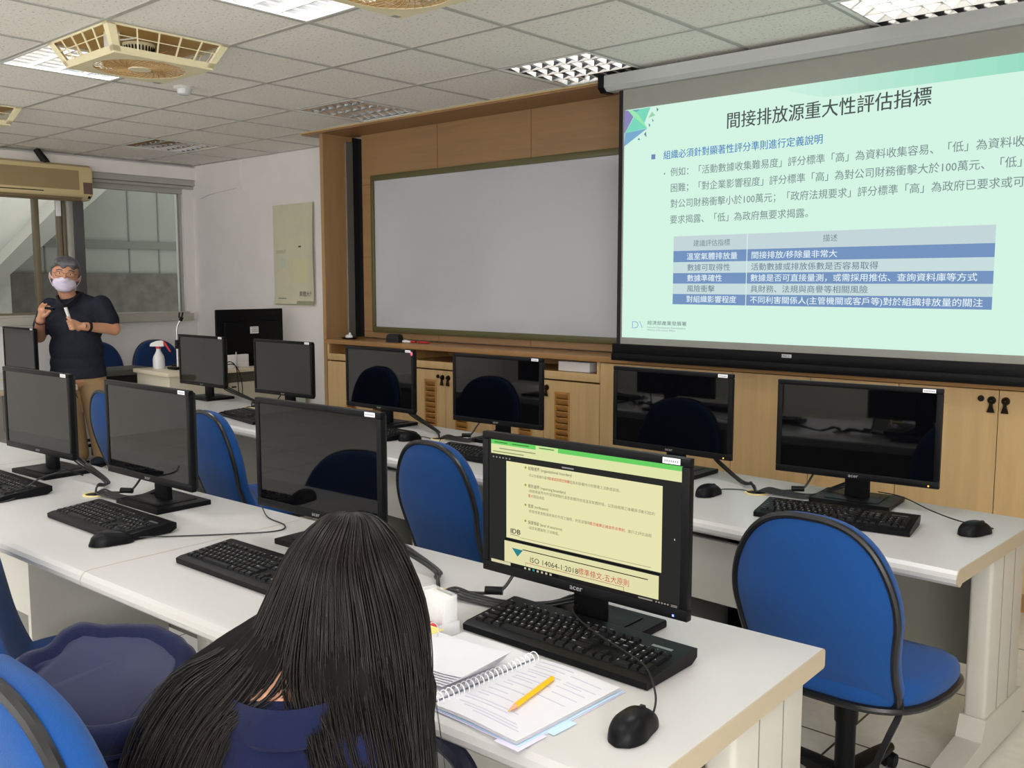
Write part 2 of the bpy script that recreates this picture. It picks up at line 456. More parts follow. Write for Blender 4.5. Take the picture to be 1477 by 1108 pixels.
bm = nb(); box(bm, (-9.75, 2.2, 0), (-9.6, 3.62, 1.53)); struct('wall_outside_parapet', bm, mat('parapet_render', rgb(180, 180, 172), 0.85, var=0.12, vscale=14))

# ------------------------------------------------------------------ built-in wood wall
XP = -5.83                                   # inner side of the wood pillar
XWR = 1.7                                    # right end of the joinery
bm = nb(); box(bm, (-5.868, YW, 0), (XP, YF, ZC-0.022)); struct('trim_9', bm, wood('pillar_veneer', rgb(160, 126, 86), 0.86, (14, 14, 0.9)))
bm = nb(); box(bm, (-6.05, YW-0.03, ZC-0.022), (XWR, 4.75, ZC-0.004), 0.003); struct('trim_10', bm, wood('soffit_veneer', rgb(150, 114, 78), 0.84, (0.9, 14, 14)))
bm = nb(); box(bm, (-6.05, YW-0.045, ZC-0.012), (XWR, YW-0.031, ZC-0.001), 0.002); struct('trim_11', bm, mat('beige_edge_strip', rgb(196, 172, 122), 0.5))
YPAN = 4.72
bm = nb(); box(bm, (-5.707, YPAN, 1.03), (XWR, YPAN+0.03, ZC-0.02)); struct('wall_panelling', bm, M_WOODH)
bm = nb()
for k in range(8):
    x = -4.883+0.863*k
    box(bm, (x-0.0025, YPAN-0.0012, 1.03), (x+0.0025, YPAN+0.01, ZC-0.02))
box(bm, (-5.707, YPAN-0.0012, 1.075), (-5.59, YPAN+0.01, 1.079)); box(bm, (-5.707, YPAN-0.0012, 2.18), (-5.59, YPAN+0.01, 2.184))
struct('trim_12', bm, mat('panel_joint', rgb(120, 84, 48), 0.8))
bm = nb(); box(bm, (-5.82, YPAN+0.06, 1.03), (-5.70, YPAN+0.10, ZC-0.03)); box(bm, (XP+0.001, 4.727, 1.026), (XP+0.010, YPAN+0.06, ZC-0.025)); struct('trim_13', bm, M_VOID)
bm = nb(); box(bm, (XP-0.005, 4.655, 1.03), (XP+0.012, 4.725, ZC-0.06), 0.003); struct('trim_14', bm, mat('grey_track_metal', rgb(150, 146, 138), 0.35, 0.6))

# continuous ledge
bm = nb(); box(bm, (XP, YW-0.025, 0.990), (XWR, YPAN+0.02, 1.024), 0.004, 2)
tag(obj('wall_ledge', bm, M_WOODL), 'long brown wooden ledge running over the cabinets below the whiteboard', 'ledge')

# base cabinets: six louvred doors in three units, then units with tall plain doors
M_HARD = mat('antique_bronze', rgb(46, 36, 28), 0.4, 0.8)
M_CARC = wood('cabinet_carcass', rgb(176, 134, 84), 0.86, (14, 14, 0.9))
def pull(parent, x, z):
    bm = nb()
    cyl(bm, (x, -0.001, z), (x, -0.012, z), 0.018, 0.015, 18); ball(bm, (x, -0.013, z), 0.011, u=12, v=8)
    loft(bm, [[Vector((x+sx*w, -0.008-d, zz)) for sx, d in ((-1, 0), (1, 0), (1, 0.006), (-1, 0.006))]
              for zz, w in ((z-0.012, 0.007), (z-0.024, 0.007), (z-0.05, 0.015), (z-0.053, 0.015))])
    obj('pull_handle', bm, M_HARD, parent)
def knob(parent, x, z):
    bm = nb(); cyl(bm, (x, -0.001, z), (x, -0.008, z), 0.014, 0.012, 18); cyl(bm, (x, -0.008, z), (x, -0.011, z), 0.006, 0.005, 10)
    obj('lock', bm, M_HARD, parent)
DW = 0.4275
def cabinet(x0, kind, label, lock=True):
    t = thing('base_cabinet', label, 'cabinet', (x0, YW, 0), 0, 'cabinets under the ledge')
    w = 2*DW; g = 0.003
    bm = nb()
    top = 0.988
    box(bm, (0.001, 0.075, 0), (w-0.001, 0.45, 0.10))                          # plinth
    box(bm, (0.001, 0.021, 0.10), (w-0.001, 0.45, 0.12)); box(bm, (0.001, 0.43, 0.12), (w-0.001, 0.45, top))
    box(bm, (0.001, 0.021, 0.12), (0.019, 0.43, top)); box(bm, (w-0.019, 0.021, 0.12), (w-0.001, 0.43, top))
    if kind == 'slot': box(bm, (0.019, 0.021, 0.865), (w-0.019, 0.43, 0.912))
    obj('carcass', bm, M_CARC, t)
    if kind == 'slot':
        bm = nb(); box(bm, (0.001, 0, 0.866), (w-0.001, 0.021, 0.915), 0.0015); obj('rail_panel', bm, M_WOOD, t)
        for ua, ub in ((0.001, 0.022), (w-0.022, w-0.001)):
            bm = nb(); box(bm, (ua, 0, 0.915), (ub, 0.021, top)); obj('upright', bm, M_WOOD, t)
    dt = 0.856 if kind == 'slot' else top-0.004
    for k in range(2):
        a, b = k*DW+g/2, (k+1)*DW-g/2
        bm = nb()
        lx = (DW-0.20, DW-0.095) if k == 0 else (DW+0.095, DW+0.20)
        if kind == 'slot':
            z0, z1 = 0.30, 0.785
            box(bm, (a, 0, 0.105), (lx[0], 0.02, dt)); box(bm, (lx[1], 0, 0.105), (b, 0.02, dt))
            box(bm, (lx[0], 0, 0.105), (lx[1], 0.02, z0)); box(bm, (lx[0], 0, z1), (lx[1], 0.02, dt))
        else: box(bm, (a, 0, 0.105), (b, 0.02, dt), 0.0012)
        d = obj('door', bm, M_WOOD, t, False)
        sx = DW-0.028 if k == 0 else DW+0.028
        pull(d, sx, dt-0.045)
        if k == 0 and lock: knob(d, sx-0.044, dt-0.04)
        if kind == 'slot':
            bm = nb()
            box(bm, (lx[0]-0.006, -0.004, z0-0.006), (lx[0]+0.005, 0.008, z1+0.006)); box(bm, (lx[1]-0.005, -0.004, z0-0.006), (lx[1]+0.006, 0.008, z1+0.006))
            box(bm, (lx[0], -0.004, z1-0.004), (lx[1], 0.008, z1+0.006)); box(bm, (lx[0], -0.004, z0-0.006), (lx[1], 0.008, z0+0.004))
            n = 13
            for q in range(n):
                zc = z0+(q+0.5)*(z1-z0)/n
                mt = Matrix.Translation(((lx[0]+lx[1])/2, 0.007, zc)) @ Matrix.Rotation(0.6, 4, 'X')
                box(bm, (-(lx[1]-lx[0])/2, -0.003, -0.019), ((lx[1]-lx[0])/2, 0.003, 0.019), 0, M=mt)
            obj('louver_panel', bm, wood('louver_wood', rgb(192, 140, 78), 0.84, (0.9, 14, 14)), d)
    return t
LB = ['maple cabinet beside the wood pillar, louvred doors and an open slot, partly behind a monitor',
      'maple cabinet with paired louvred doors seen between the two monitors under the whiteboard',
      'maple cabinet with louvred door and white box in its slot, under the whiteboard corner',
      'plain maple cabinet with tall doors below the black bottom corner of the projection screen',
      'plain maple cabinet below the small logo at the middle of the screen bar',
      'plain maple cabinet with paired keyhole pulls in view, near the desk end with the mouse',
      'plain maple cabinet last in the run at the edge of the picture']
for k in range(3): cabinet(-5.825+k*2*DW, 'slot', LB[k])
for k in range(4): cabinet(-5.825+(k+3)*2*DW, 'tall', LB[k+3])
# white box left in a slot
bm = nb(); box(bm, (-3.62, YW+0.06, 0.913), (-3.38, YW+0.24, 0.972), 0.004)
tag(obj('paper_box', bm, M_LABEL), 'white box pushed into the open slot above a louvred door', 'box')

# ------------------------------------------------------------------ whiteboard
wb = thing('whiteboard', 'wide glossy whiteboard in a dark green frame on the wood panelling', 'whiteboard', (-5.585, YPAN, 1.075))
WBW, WBH = 3.9, 1.17
M_WB = mat('whiteboard_enamel', rgb(180, 181, 187), 0.10, spec=0.5, var=0.035, vscale=1.2)
bm = nb(); box(bm, (0.03, -0.014, 0.03), (WBW-0.03, 0, WBH-0.03)); obj('writing_surface', bm, M_WB, wb, False)
bm = nb()
for lo, hi in (((0, -0.026, 0), (WBW, 0, 0.042)), ((0, -0.026, WBH-0.042), (WBW, 0, WBH)), ((0, -0.026, 0.042), (0.036, 0, WBH-0.042)), ((WBW-0.036, -0.026, 0.042), (WBW, 0, WBH-0.042))):
    box(bm, lo, hi, 0.004)
obj('frame', bm, mat('olive_frame', rgb(86, 84, 52), 0.35), wb)
# ------------------------------------------------------------------ recessed louvre lights
M_TUBE_ON = emat('lit_fluorescent_tube', (0.93, 0.96, 1.0), 28)
M_TUBE_OFF = mat('unlit_fluorescent_tube', rgb(225, 226, 226), 0.35)
M_REFL = mat('lit_reflector_tone', rgb(205, 206, 208), 0.35, 0.2)
def fixture(lit):
    t = thing('ceiling_light', '', 'ceiling light', (0, 0, 0))
    h = T/2-0.013
    bm = nb()
    for lo, hi in (((-h-0.006, -h-0.006, -0.006), (h+0.006, -h+0.012, 0.002)), ((-h-0.006, h-0.012, -0.006), (h+0.006, h+0.006, 0.002)),
                   ((-h-0.006, -h, -0.006), (-h+0.012, h, 0.002)), ((h-0.012, -h, -0.006), (h+0.006, h, 0.002))): box(bm, lo, hi, 0.0015)
    obj('rim', bm, M_WHITE_METAL, t)
    bm = nb()                                     # open-bottomed tray
    z1 = 0.10
    for a, b, c, d in (((-h, -h, 0), (h, -h, 0), (h, -h, z1), (-h, -h, z1)), ((-h, h, 0), (h, h, 0), (h, h, z1), (-h, h, z1)),
                       ((-h, -h, 0), (-h, h, 0), (-h, h, z1), (-h, -h, z1)), ((h, -h, 0), (h, h, 0), (h, h, z1), (h, -h, z1)),
                       ((-h, -h, z1), (h, -h, z1), (h, h, z1), (-h, h, z1))): quad(bm, a, b, c, d)
    box(bm, (-h-0.02, -h-0.02, z1+0.004), (h+0.02, h+0.02, z1+0.012))
    obj('tray', bm, M_REFL if lit else mat('unlit_reflector_tone', rgb(120, 121, 124), 0.3, 0.4), t, False)  # unlit trays get a darker copy of the reflector colour
    bm = nb()                                     # parabolic louvre: four long cells crossed by seven rows
    iw = h-0.012
    for k in range(5):
        y = -iw+k*2*iw/4
        prism(bm, [(y-0.003, 0.0), (y+0.003, 0.0), (y+0.014, 0.045), (y-0.014, 0.045)], -iw, iw, 'x')
    for k in range(8):
        x = -iw+k*2*iw/7
        for q in range(4):
            ya = -iw+q*2*iw/4+0.004; yb = ya+2*iw/4-0.008
            prism(bm, [(x-0.001, 0.002), (x+0.001, 0.002), (x+0.011, 0.042), (x-0.011, 0.042)], ya, yb, 'y')
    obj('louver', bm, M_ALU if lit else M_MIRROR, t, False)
    for k in range(4):
        y = -iw+(k+0.5)*2*iw/4
        bm = nb(); cyl(bm, (-h+0.01, y, 0.072), (h-0.01, y, 0.072), 0.013, n=12)
        obj('tube', bm, M_TUBE_ON if lit else M_TUBE_OFF, t)
    if lit:
        ld = bpy.data.lights.new('fixture_glow', 'AREA'); ld.shape = 'RECTANGLE'; ld.size = 2*iw; ld.size_y = 2*iw
        ld.energy = LAMP_W; ld.color = (1.0, 0.975, 0.96)
        lo = bpy.data.objects.new('fixture_glow', ld); COL.objects.link(lo); lo.parent = t; lo.location = (0, 0, 0.012)
    return t
FL_LAB = {(-6, 1): 'unlit louvred ceiling light nearest the corner of the poster wall', (-2, 1): 'unlit louvred ceiling light next to the wood pillar end of the soffit',
          (1, 1): 'unlit mirror louvred ceiling light beside the projector screen housing end', (4, 1): 'unlit louvred ceiling light above the projected slide, cut by the picture edge',
          (-2, -2): 'lit louvred ceiling light glowing behind the cream ceiling fan', (1, -2): 'lit louvred ceiling light at the top of the picture near the half hidden fan'}
proto = {}
for (i, j), lit in LIGHTS.items():
    loc = (GX+(i+0.5)*T, GY+(j+0.5)*T, ZC)
    lab = FL_LAB.get((i, j), 'lit louvred ceiling light outside the picture behind the camera')
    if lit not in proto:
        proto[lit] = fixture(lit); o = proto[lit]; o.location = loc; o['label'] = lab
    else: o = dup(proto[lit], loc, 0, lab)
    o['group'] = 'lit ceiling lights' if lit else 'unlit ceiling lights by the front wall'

# ------------------------------------------------------------------ box fans hung from the ceiling
def ceiling_fan(i, j, label):
    D = 0.118
    t = thing('ceiling_fan', label, 'fan', (GX+(i+0.5)*T, GY+(j+0.5)*T, ZC), 0, 'cream box fans on the ceiling')
    a, b = 0.298, 0.242
    def P(u, v, w):                                # point on the sloping box side: corner square grows upward
        s = a+(b-a)*w
        return Vector((u*s, v*s, -0.004-w*(D-0.012)))
    bm = nb()
    def bar(p, q, r): sweep(bm, [p, q], r, prof=[(1, 1), (-1, 1), (-1, -1), (1, -1)])
    cs = [(-1, -1), (1, -1), (1, 1), (-1, 1)]
    for k in range(4):
        c0, c1 = cs[k], cs[(k+1) % 4]
        # corner post as a wide tapered plate around the corner
        for s, e in ((c0, c1), (c0, cs[k-1])):
            f = 0.13
            m0 = (s[0]+(e[0]-s[0])*f/2, s[1]+(e[1]-s[1])*f/2)
            A, B_, C_, D_ = P(*s, 0), P(*m0, 0), P(*m0, 1), P(*s, 1)
            inn = Vector((-(A.x)/a*0.006, -(A.y)/a*0.006, 0))
            loft(bm, [[A, B_, C_, D_], [A+inn, B_+inn, C_+inn, D_+inn]])
        # lower and upper rails
        for w0, w1 in ((0.0, 0.07), (0.80, 1.0)):
            A, B_, C_, D_ = P(*c0, w0), P(*c1, w0), P(*c1, w1), P(*c0, w1)
            n = Vector((-(c0[0]+c1[0])/2*0.006, -(c0[1]+c1[1])/2*0.006, 0))
            loft(bm, [[A, B_, C_, D_], [A+n, B_+n, C_+n, D_+n]])
    obj('housing', bm, M_CREAM, t)
    bm = nb()
    for k in range(4):
        c0, c1 = cs[k], cs[(k+1) % 4]
        def L(f, w): return P(c0[0]+(c1[0]-c0[0])*f, c0[1]+(c1[1]-c0[1])*f, w)
        for f in (0.23, 0.41, 0.59, 0.77): bar(L(f, 0.02), L(f, 0.84), 0.0032)
        bar(L(0.06, 0.42), L(0.94, 0.42), 0.0018)
    obj('side_grille', bm, M_CREAM, t)
    # base plate with round opening
    bm = nb(); n = 64; R = 0.205
    outer, inner = [], []
    for k in range(n):
        an = 2*PI*k/n; c, s = math.cos(an), math.sin(an); m = max(abs(c), abs(s))
        outer.append((c/m*b, s/m*b)); inner.append((c*R, s*R))
    z0, z1 = -D, -D+0.012
    V = [[bm.verts.new((x, y, z)) for x, y in ring] for ring, z in ((outer, z0), (inner, z0), (inner, z1), (outer, z1))]
    for k in range(n):
        q = (k+1) % n
        for r0, r1 in ((0, 1), (1, 2), (2, 3), (3, 0)): bm.faces.new((V[r0][k], V[r0][q], V[r1][q], V[r1][k]))
    obj('base_plate', bm, M_CREAM, t)
    bm = nb()
    for k in range(1, 9):
        r = 0.052+k*0.019
        sweep(bm, [(r*math.cos(2*PI*q/48), r*math.sin(2*PI*q/48), -D+0.003) for q in range(48)], 0.0018, 5, True)
    for k in range(36):
        an = 2*PI*k/36
        sweep(bm, [(rr*math.cos(an+tw), rr*math.sin(an+tw), -D+0.002) for rr, tw in ((0.05, 0), (0.10, 0.28), (0.15, 0.5), (0.207, 0.66))], 0.002, 5)
    obj('round_grille', bm, mat('amber_grille', rgb(190, 156, 104), 0.4), t)
    bm = nb(); cyl(bm, (0, 0, -D-0.003), (0, 0, -D+0.006), 0.05, 0.056, 32); obj('hub_cap', bm, M_CREAM, t)
    bm = nb()
    for k in range(5):
        an = 2*PI*k/5
        mt = Matrix.Rotation(an, 4, 'Z') @ Matrix.Translation((0.11, 0, -0.075)) @ Matrix.Rotation(0.45, 4, 'X')
        box(bm, (-0.07, -0.045, -0.0015), (0.08, 0.045, 0.0015), 0, M=mt)
    obj('blade', bm, mat('amber_blade', rgb(176, 138, 88), 0.4), t)
    bm = nb(); box(bm, (-0.275, -0.275, -0.004), (0.275, 0.275, -0.001)); obj('top_panel', bm, M_TAN, t)
    bm = nb(); cyl(bm, (0, 0, -0.05), (0, 0, -0.098), 0.045, n=24); cyl(bm, (0, 0, -0.005), (0, 0, -0.05), 0.075, 0.06, 28)
    obj('motor', bm, M_CREAM, t)
    bm = nb()
    for k in range(28):
        an = 2*PI*k/28
        mt = Matrix.Rotation(an, 4, 'Z') @ Matrix.Translation((0.0675, 0, -0.03))
        box(bm, (-0.002, -0.003, -0.012), (0.004, 0.003, 0.012), 0, M=mt)
    obj('vent_slots', bm, M_VOID, t)
    bm = nb(); box(bm, (-b+0.004, b-0.055, -D-0.001), (-b+0.03, b-0.02, -D+0.001)); obj('badge', bm, M_STEEL, t)
    bm = nb(); box(bm, (0.10, -0.22, -0.075), (0.16, -0.17, -0.003), 0.004); sweep(bm, smooth_path([(0.13, -0.19, -0.01), (0.19, -0.2, -0.05), (0.21, -0.12, -0.03)]), 0.004, 6)
    obj('wiring_box', bm, M_WHITE_METAL, t)
    return t
ceiling_fan(-1, -2, 'cream box ceiling fan with round grille, whole in view beside the glowing light')
ceiling_fan(2, -2, 'cream box ceiling fan cut off by the top edge of the picture')
ceiling_fan(-5, -2, 'cream box ceiling fan showing only its corner above the air conditioner')

# smoke detector
t = thing('smoke_detector', 'small pale plastic detector on the ceiling tile beside the fan', 'detector', (-5.15, 2.95, ZC))
bm = nb(); lathe(bm, [(0.0, 0), (0.055, 0), (0.058, -0.008), (0.05, -0.014), (0.0, -0.014)], 28); obj('base', bm, M_WHITE_METAL, t)
bm = nb(); lathe(bm, [(0.0, -0.012), (0.042, -0.012), (0.036, -0.04), (0.028, -0.045), (0, -0.045)], 28); obj('sensor_head', bm, mat('milky_plastic', rgb(214, 216, 220), 0.2), t)

# ------------------------------------------------------------------ wall-hung air conditioner
AY0, AY1 = 2.75, 3.87
t = thing('air_conditioner', 'long yellowed split air conditioner mounted over the window', 'air conditioner', (XL+0.001, AY0, 2.16))
L = AY1-AY0
prof = [(0.02, 0.0), (0.15, 0.0), (0.195, 0.025), (0.215, 0.06), (0.215, 0.25), (0.205, 0.285), (0.17, 0.305), (0.0, 0.305), (0.0, 0.02)]
bm = nb()
def sec(y, s):
    return [Vector((x if x < 0.1 else x-(1-s)*0.05, y, 0.1525+(z-0.1525)*s)) for x, z in prof]
loft(bm, [sec(0, 0.94), sec(0.015, 1), sec(L-0.02, 1), sec(L-0.006, 0.975), sec(L, 0.92)])
obj('body', bm, mat('aged_ac_plastic', rgb(204, 186, 142), 0.42), t)
bm = nb()
box(bm, (0.213, 0.05, 0.085), (0.2165, L-0.12, 0.25))
for k in range(22): box(bm, (0.214, 0.05, 0.088+k*0.0073), (0.219, L-0.12, 0.0905+k*0.0073))
obj('intake_grille', bm, mat('ac_grille_plastic', rgb(160, 140, 102), 0.5), t, False)
bm = nb(); box(bm, (0.19, L-0.085, 0.055), (0.2175, L-0.004, 0.155), 0.004); obj('display_panel', bm, mat('brown_panel', rgb(106, 84, 76), 0.35), t)
bm = nb(); box(bm, (0.175, L-0.04, 0.018), (0.2125, L-0.022, 0.038), 0.003); obj('indicator', bm, M_BLACK, t)
bm = nb(); box(bm, (0.206, 0.34, 0.058), (0.2168, 0.70, 0.066), 0.003); obj('panel_latch', bm, M_BLACK, t)
bm = nb(); box(bm, (0.10, 0.03, -0.004), (0.175, L-0.08, 0.004)); 
for k in range(2): box(bm, (0.165+k*0.016, 0.03, 0.004+k*0.013), (0.185+k*0.02, L-0.09, 0.011+k*0.013))
obj('outlet_flap', bm, mat('ac_flap_plastic', rgb(116, 98, 76), 0.5), t)
bm = nb(); sweep(bm, smooth_path([(XL+0.16, 3.50, 2.462), (XL+0.15, 3.47, 2.51), (XL+0.13, 3.44, 2.57)]), 0.028, 12)
sweep(bm, smooth_path([(XL+0.14, 3.53, 2.462), (XL+0.13, 3.50, 2.51), (XL+0.11, 3.46, 2.57)]), 0.018, 10)
tag(obj('refrigerant_pipe', bm, M_BLACKM), 'black wrapped pipe rising from the air conditioner into the ceiling', 'pipe')
bm = nb(); box(bm, (XL-0.026, 3.64, 2.03), (XL-0.02, 3.685, 2.17), 0.001)
tag(obj('tape_strip', bm, M_LABEL), 'short white tape strip stuck on the window frame under the air conditioner', 'tape')
# ------------------------------------------------------------------ projection screen with the slide on it
YS = 4.30
ps = thing('projection_screen', 'large pulled-down projection screen showing a pale green slide', 'projection screen', (-3.003, YS, 1.15))
SW, SH = 2.17, 1.2185
M_SCRW = mat('screen_fabric', rgb(146, 147, 141), 0.9, spec=0.1)
bm = nb(); box(bm, (-0.012, 0.002, -0.045), (SW+0.05, 0.005, 1.34)); obj('screen_fabric', bm, M_SCRW, ps, False)
for a, b in ((-0.036, -0.012), (SW+0.05, SW+0.074)):
    bm = nb(); box(bm, (a, 0.0, -0.045), (b, 0.005, 1.34)); obj('border_strip', bm, M_BLACKM, ps, False)
bm = nb(); box(bm, (-0.065, -0.012, -0.130), (SW+0.10, 0.022, -0.088), 0.005); box(bm, (-0.062, -0.006, -0.092), (SW+0.097, 0.016, -0.036), 0.003)
bar = obj('bottom_bar', bm, M_BLACK, ps)
bm = nb(); box(bm, (0.0, 0, 0), (0.05, 0.002, 0.016)); o = obj('bar_badge', bm, mat('badge_grey', rgb(196, 198, 200), 0.4), bar); o.location = (0.945, -0.008, -0.062)
bm = nb(); text_bm(bm, 'UNICO', 0.013, Matrix.Translation((0.945, -0.0086, -0.0585)) @ Matrix.Rotation(PI/2, 4, 'X'), width=0.042, bold=0.0004)
obj('badge_text', bm, M_INK, bar, False)
bm = nb()
prof = [(-0.055, 1.345), (-0.03, 1.325), (0.03, 1.325), (0.05, 1.345), (0.05, 1.405), (-0.055, 1.405)]
prism(bm, prof, -0.10, SW+0.14, 'x'); hs = obj('housing', bm, mat('housing_paint', rgb(176, 178, 178), 0.5), ps)
for a, b in ((-0.135, -0.10), (SW+0.14, SW+0.175)):
    bm = nb(); prism(bm, [(y*1.12-0.001, 1.365+(z-1.365)*1.15) for y, z in prof], a, b, 'x')
    obj('end_cap', bm, M_BLACK, hs)

def S(x, z, d): return Vector((x, -0.0006-d, z))
SLIDE = []
def em(r, g, b):
    return emat('slide_%d_%d_%d' % (r, g, b), rgb(r, g, b), 1.0)
bm = nb(); quad(bm, S(0, 0, 0), S(SW, 0, 0), S(SW, SH, 0), S(0, SH, 0))
slide = obj('slide_picture', bm, em(212, 244, 228), ps, False)  # slide glows by itself in place of the projector's light
def spoly(name, polys, m, d=0.0004):
    bm = nb()
    for pl in polys: bm.faces.new([bm.verts.new(S(x, z, d)) for x, z in pl])
    return obj(name, bm, m, slide, False)
def rect(x0, z0, x1, z1): return [(x0, z0), (x1, z0), (x1, z1), (x0, z1)]
# corner ornament
spoly('corner_ornament', [[(0, SH), (0.0229, 1.2146), (0.0585, 1.1777), (0.004, 1.0985), (0, 1.10)]], em(138, 134, 184))
spoly('corner_ornament', [[(0.0458, 1.2143), (0.0997, 1.2143), (0.0761, 1.2001)]], em(118, 168, 190))
spoly('corner_ornament', [[(0.0761, 1.2001), (0.0997, 1.2143), (0.1645, 1.2155), (0.1277, 1.1384)], [(0.0615, 1.1773), (0.1459, 1.1098), (0.0041, 1.0975)]], em(124, 216, 186))
spoly('corner_ornament', [[(0.0229, 1.2146), (0.045, 1.2143), (0.0761, 1.2001), (0.1277, 1.1384), (0.1459, 1.1098), (0.0605, 1.1773)]], em(152, 232, 176))
spoly('corner_ornament', [[(0.0041, 1.0975), (0.1459, 1.1083), (0.0, 1.0283)]], em(122, 172, 206))
spoly('corner_ornament', [[(0.2023, 1.2095), (0.2158, 1.1983), (0.2045, 1.1877)], [(0.1743, 1.1565), (0.185, 1.1457), (0.1805, 1.1365)], [(0.1543, 1.1346), (0.1662, 1.1236), (0.1576, 1.1134)],
                          [(0.1258, 1.0803), (0.1386, 1.0926), (0.1427, 1.0631)], [(0.0845, 1.0575), (0.0964, 1.0647), (0.1014, 1.051)]], em(96, 142, 150))
spoly('corner_ornament', [[(0.1508, 1.161), (0.1736, 1.1912), (0.1955, 1.1709)]], em(150, 214, 170))
n = 16
for k in range(n):
    xa = 0.86+(SW-0.86)*k/n; xb = 0.86+(SW-0.86)*(k+1)/n; f = (k+0.5)/n
    za = SH-0.072*min(1, (xa-0.86)/0.25) if xa < 1.11 else 1.1465; zb = SH-0.072*min(1, (xb-0.86)/0.25) if xb < 1.11 else 1.1465
    c = [int(a+(b-a)*f) for a, b in zip((210, 243, 228), (142, 218, 190))]
    spoly('header_band', [[(xa, za), (xb, zb), (xb, SH), (xa, SH)]], em(*c))
def stext(name, body, x, z, size, m, width=None, bold=0.0, d=0.0008):
    bm = nb(); text_bm(bm, body, size, Matrix.Translation(S(x, z, d)) @ Matrix.Rotation(PI/2, 4, 'X'), width=width, bold=bold)
    return obj(name, bm, m, slide, False)
DK, GR, BL, WH = em(78, 86, 86), em(126, 145, 146), em(72, 130, 194), em(232, 246, 250)
stext('title_text', '間接排放源重大性評估指標', 0.609, 1.063, 0.085, DK, 0.972, 0.0018)
spoly('bullet', [rect(0.1747, 0.945, 0.1995, 0.9705)], em(112, 140, 184))
stext('subtitle_text', '組織必須針對顯著性評分準則進行定義說明', 0.248, 0.942, 0.048, BL, 0.861, 0.001)
spoly('bullet', [rect(0.254, 0.861, 0.262, 0.869)], GR)
stext('body_text', '例如：「活動數據收集難易度」評分標準「高」為資料收集容易、「低」為資料收集', 0.293, 0.852, 0.0475, GR, 1.666*37/36, 0.0006)
stext('body_text', '困難；「對企業影響程度」評分標準「高」為對公司財務衝擊大於100萬元、「低」', 0.294, 0.771, 0.0475, GR, 1.656, 0.0006)
stext('body_text', '對公司財務衝擊小於100萬元；「政府法規要求」評分標準「高」為政府已要求或可', 0.296, 0.690, 0.0475, GR, 1.671, 0.0006)
stext('body_text', '要求揭露、「低」為政府無要求揭露。', 0.295, 0.608, 0.0475, GR, 0.755, 0.0006)
TX0, TXM, TX1 = 0.321, 0.743, 1.872
ZR = [0.5385, 0.4625, 0.4048, 0.348, 0.2938, 0.2396, 0.186]
rc = [(196, 214, 218), (118, 148, 192), (200, 222, 222), (118, 148, 192), (200, 222, 222), (118, 148, 192)]
for k in range(6):
    spoly('table_row', [rect(TX0, ZR[k+1], TX1, ZR[k])], em(*rc[k]))
spoly('table_rule', [rect(TXM-0.002, 0.186, TXM+0.002, 0.5385)], em(226, 242, 240), 0.0006)
stext('table_text', '建議評估指標', 0.438, 0.486, 0.036, em(120, 132, 140), 0.209)
stext('table_text', '描述', 1.129, 0.492, 0.036, em(120, 132, 140), 0.069)
rows = [('溫室氣體排放量', 0.400, 0.289, '間接排放/移除量非常大', 0.765, 0.431), ('數據可取得性', 0.4045, 0.2455, '活動數據或排放係數是否容易取得', 0.766, 0.623),
        ('數據準確性', 0.405, 0.200, '數據是否可直接量測，或需採用推估、查詢資料庫等方式', 0.764, 1.043), ('風險衝擊', 0.404, 0.162, '具財務、法規與商譽等相關風險', 0.765, 0.582),
        ('對組織影響程度', 0.402, 0.286, '不同利害關係人(主管機關或客戶等)對於組織排放量的關注', 0.764, 1.070)]
for k, (a, xa, wa, b, xb, wb_) in enumerate(rows):
    mm = WH if k % 2 == 0 else em(110, 128, 146)
    z = ZR[k+2]+0.014
    stext('table_text', a, xa, z, 0.038, mm, wa, 0.0005); stext('table_text', b, xb, z, 0.038, mm, wb_, 0.0005)
lb = em(120, 178, 214)
bm = nb()
pts = [(0.070, 0.054), (0.070, 0.088), (0.088, 0.088), (0.102, 0.082), (0.107, 0.071), (0.102, 0.059), (0.088, 0.054)]
sweep(bm, [S(x, z, 0.001) for x, z in pts], 0.0022, 6, True); sweep(bm, [S(0.116, 0.09, 0.001), S(0.134, 0.056, 0.001)], 0.0018, 6)
obj('agency_mark', bm, lb, slide, False)
stext('agency_text', '經濟部產業發展署', 0.165, 0.0755, 0.024, em(96, 118, 122), 0.241, 0.0003, )
stext('agency_text', 'Industrial Development Administration', 0.165, 0.056, 0.013, em(130, 150, 152), 0.236)
stext('agency_text', 'Ministry of Economic Affairs', 0.165, 0.042, 0.013, em(130, 150, 152), 0.174)
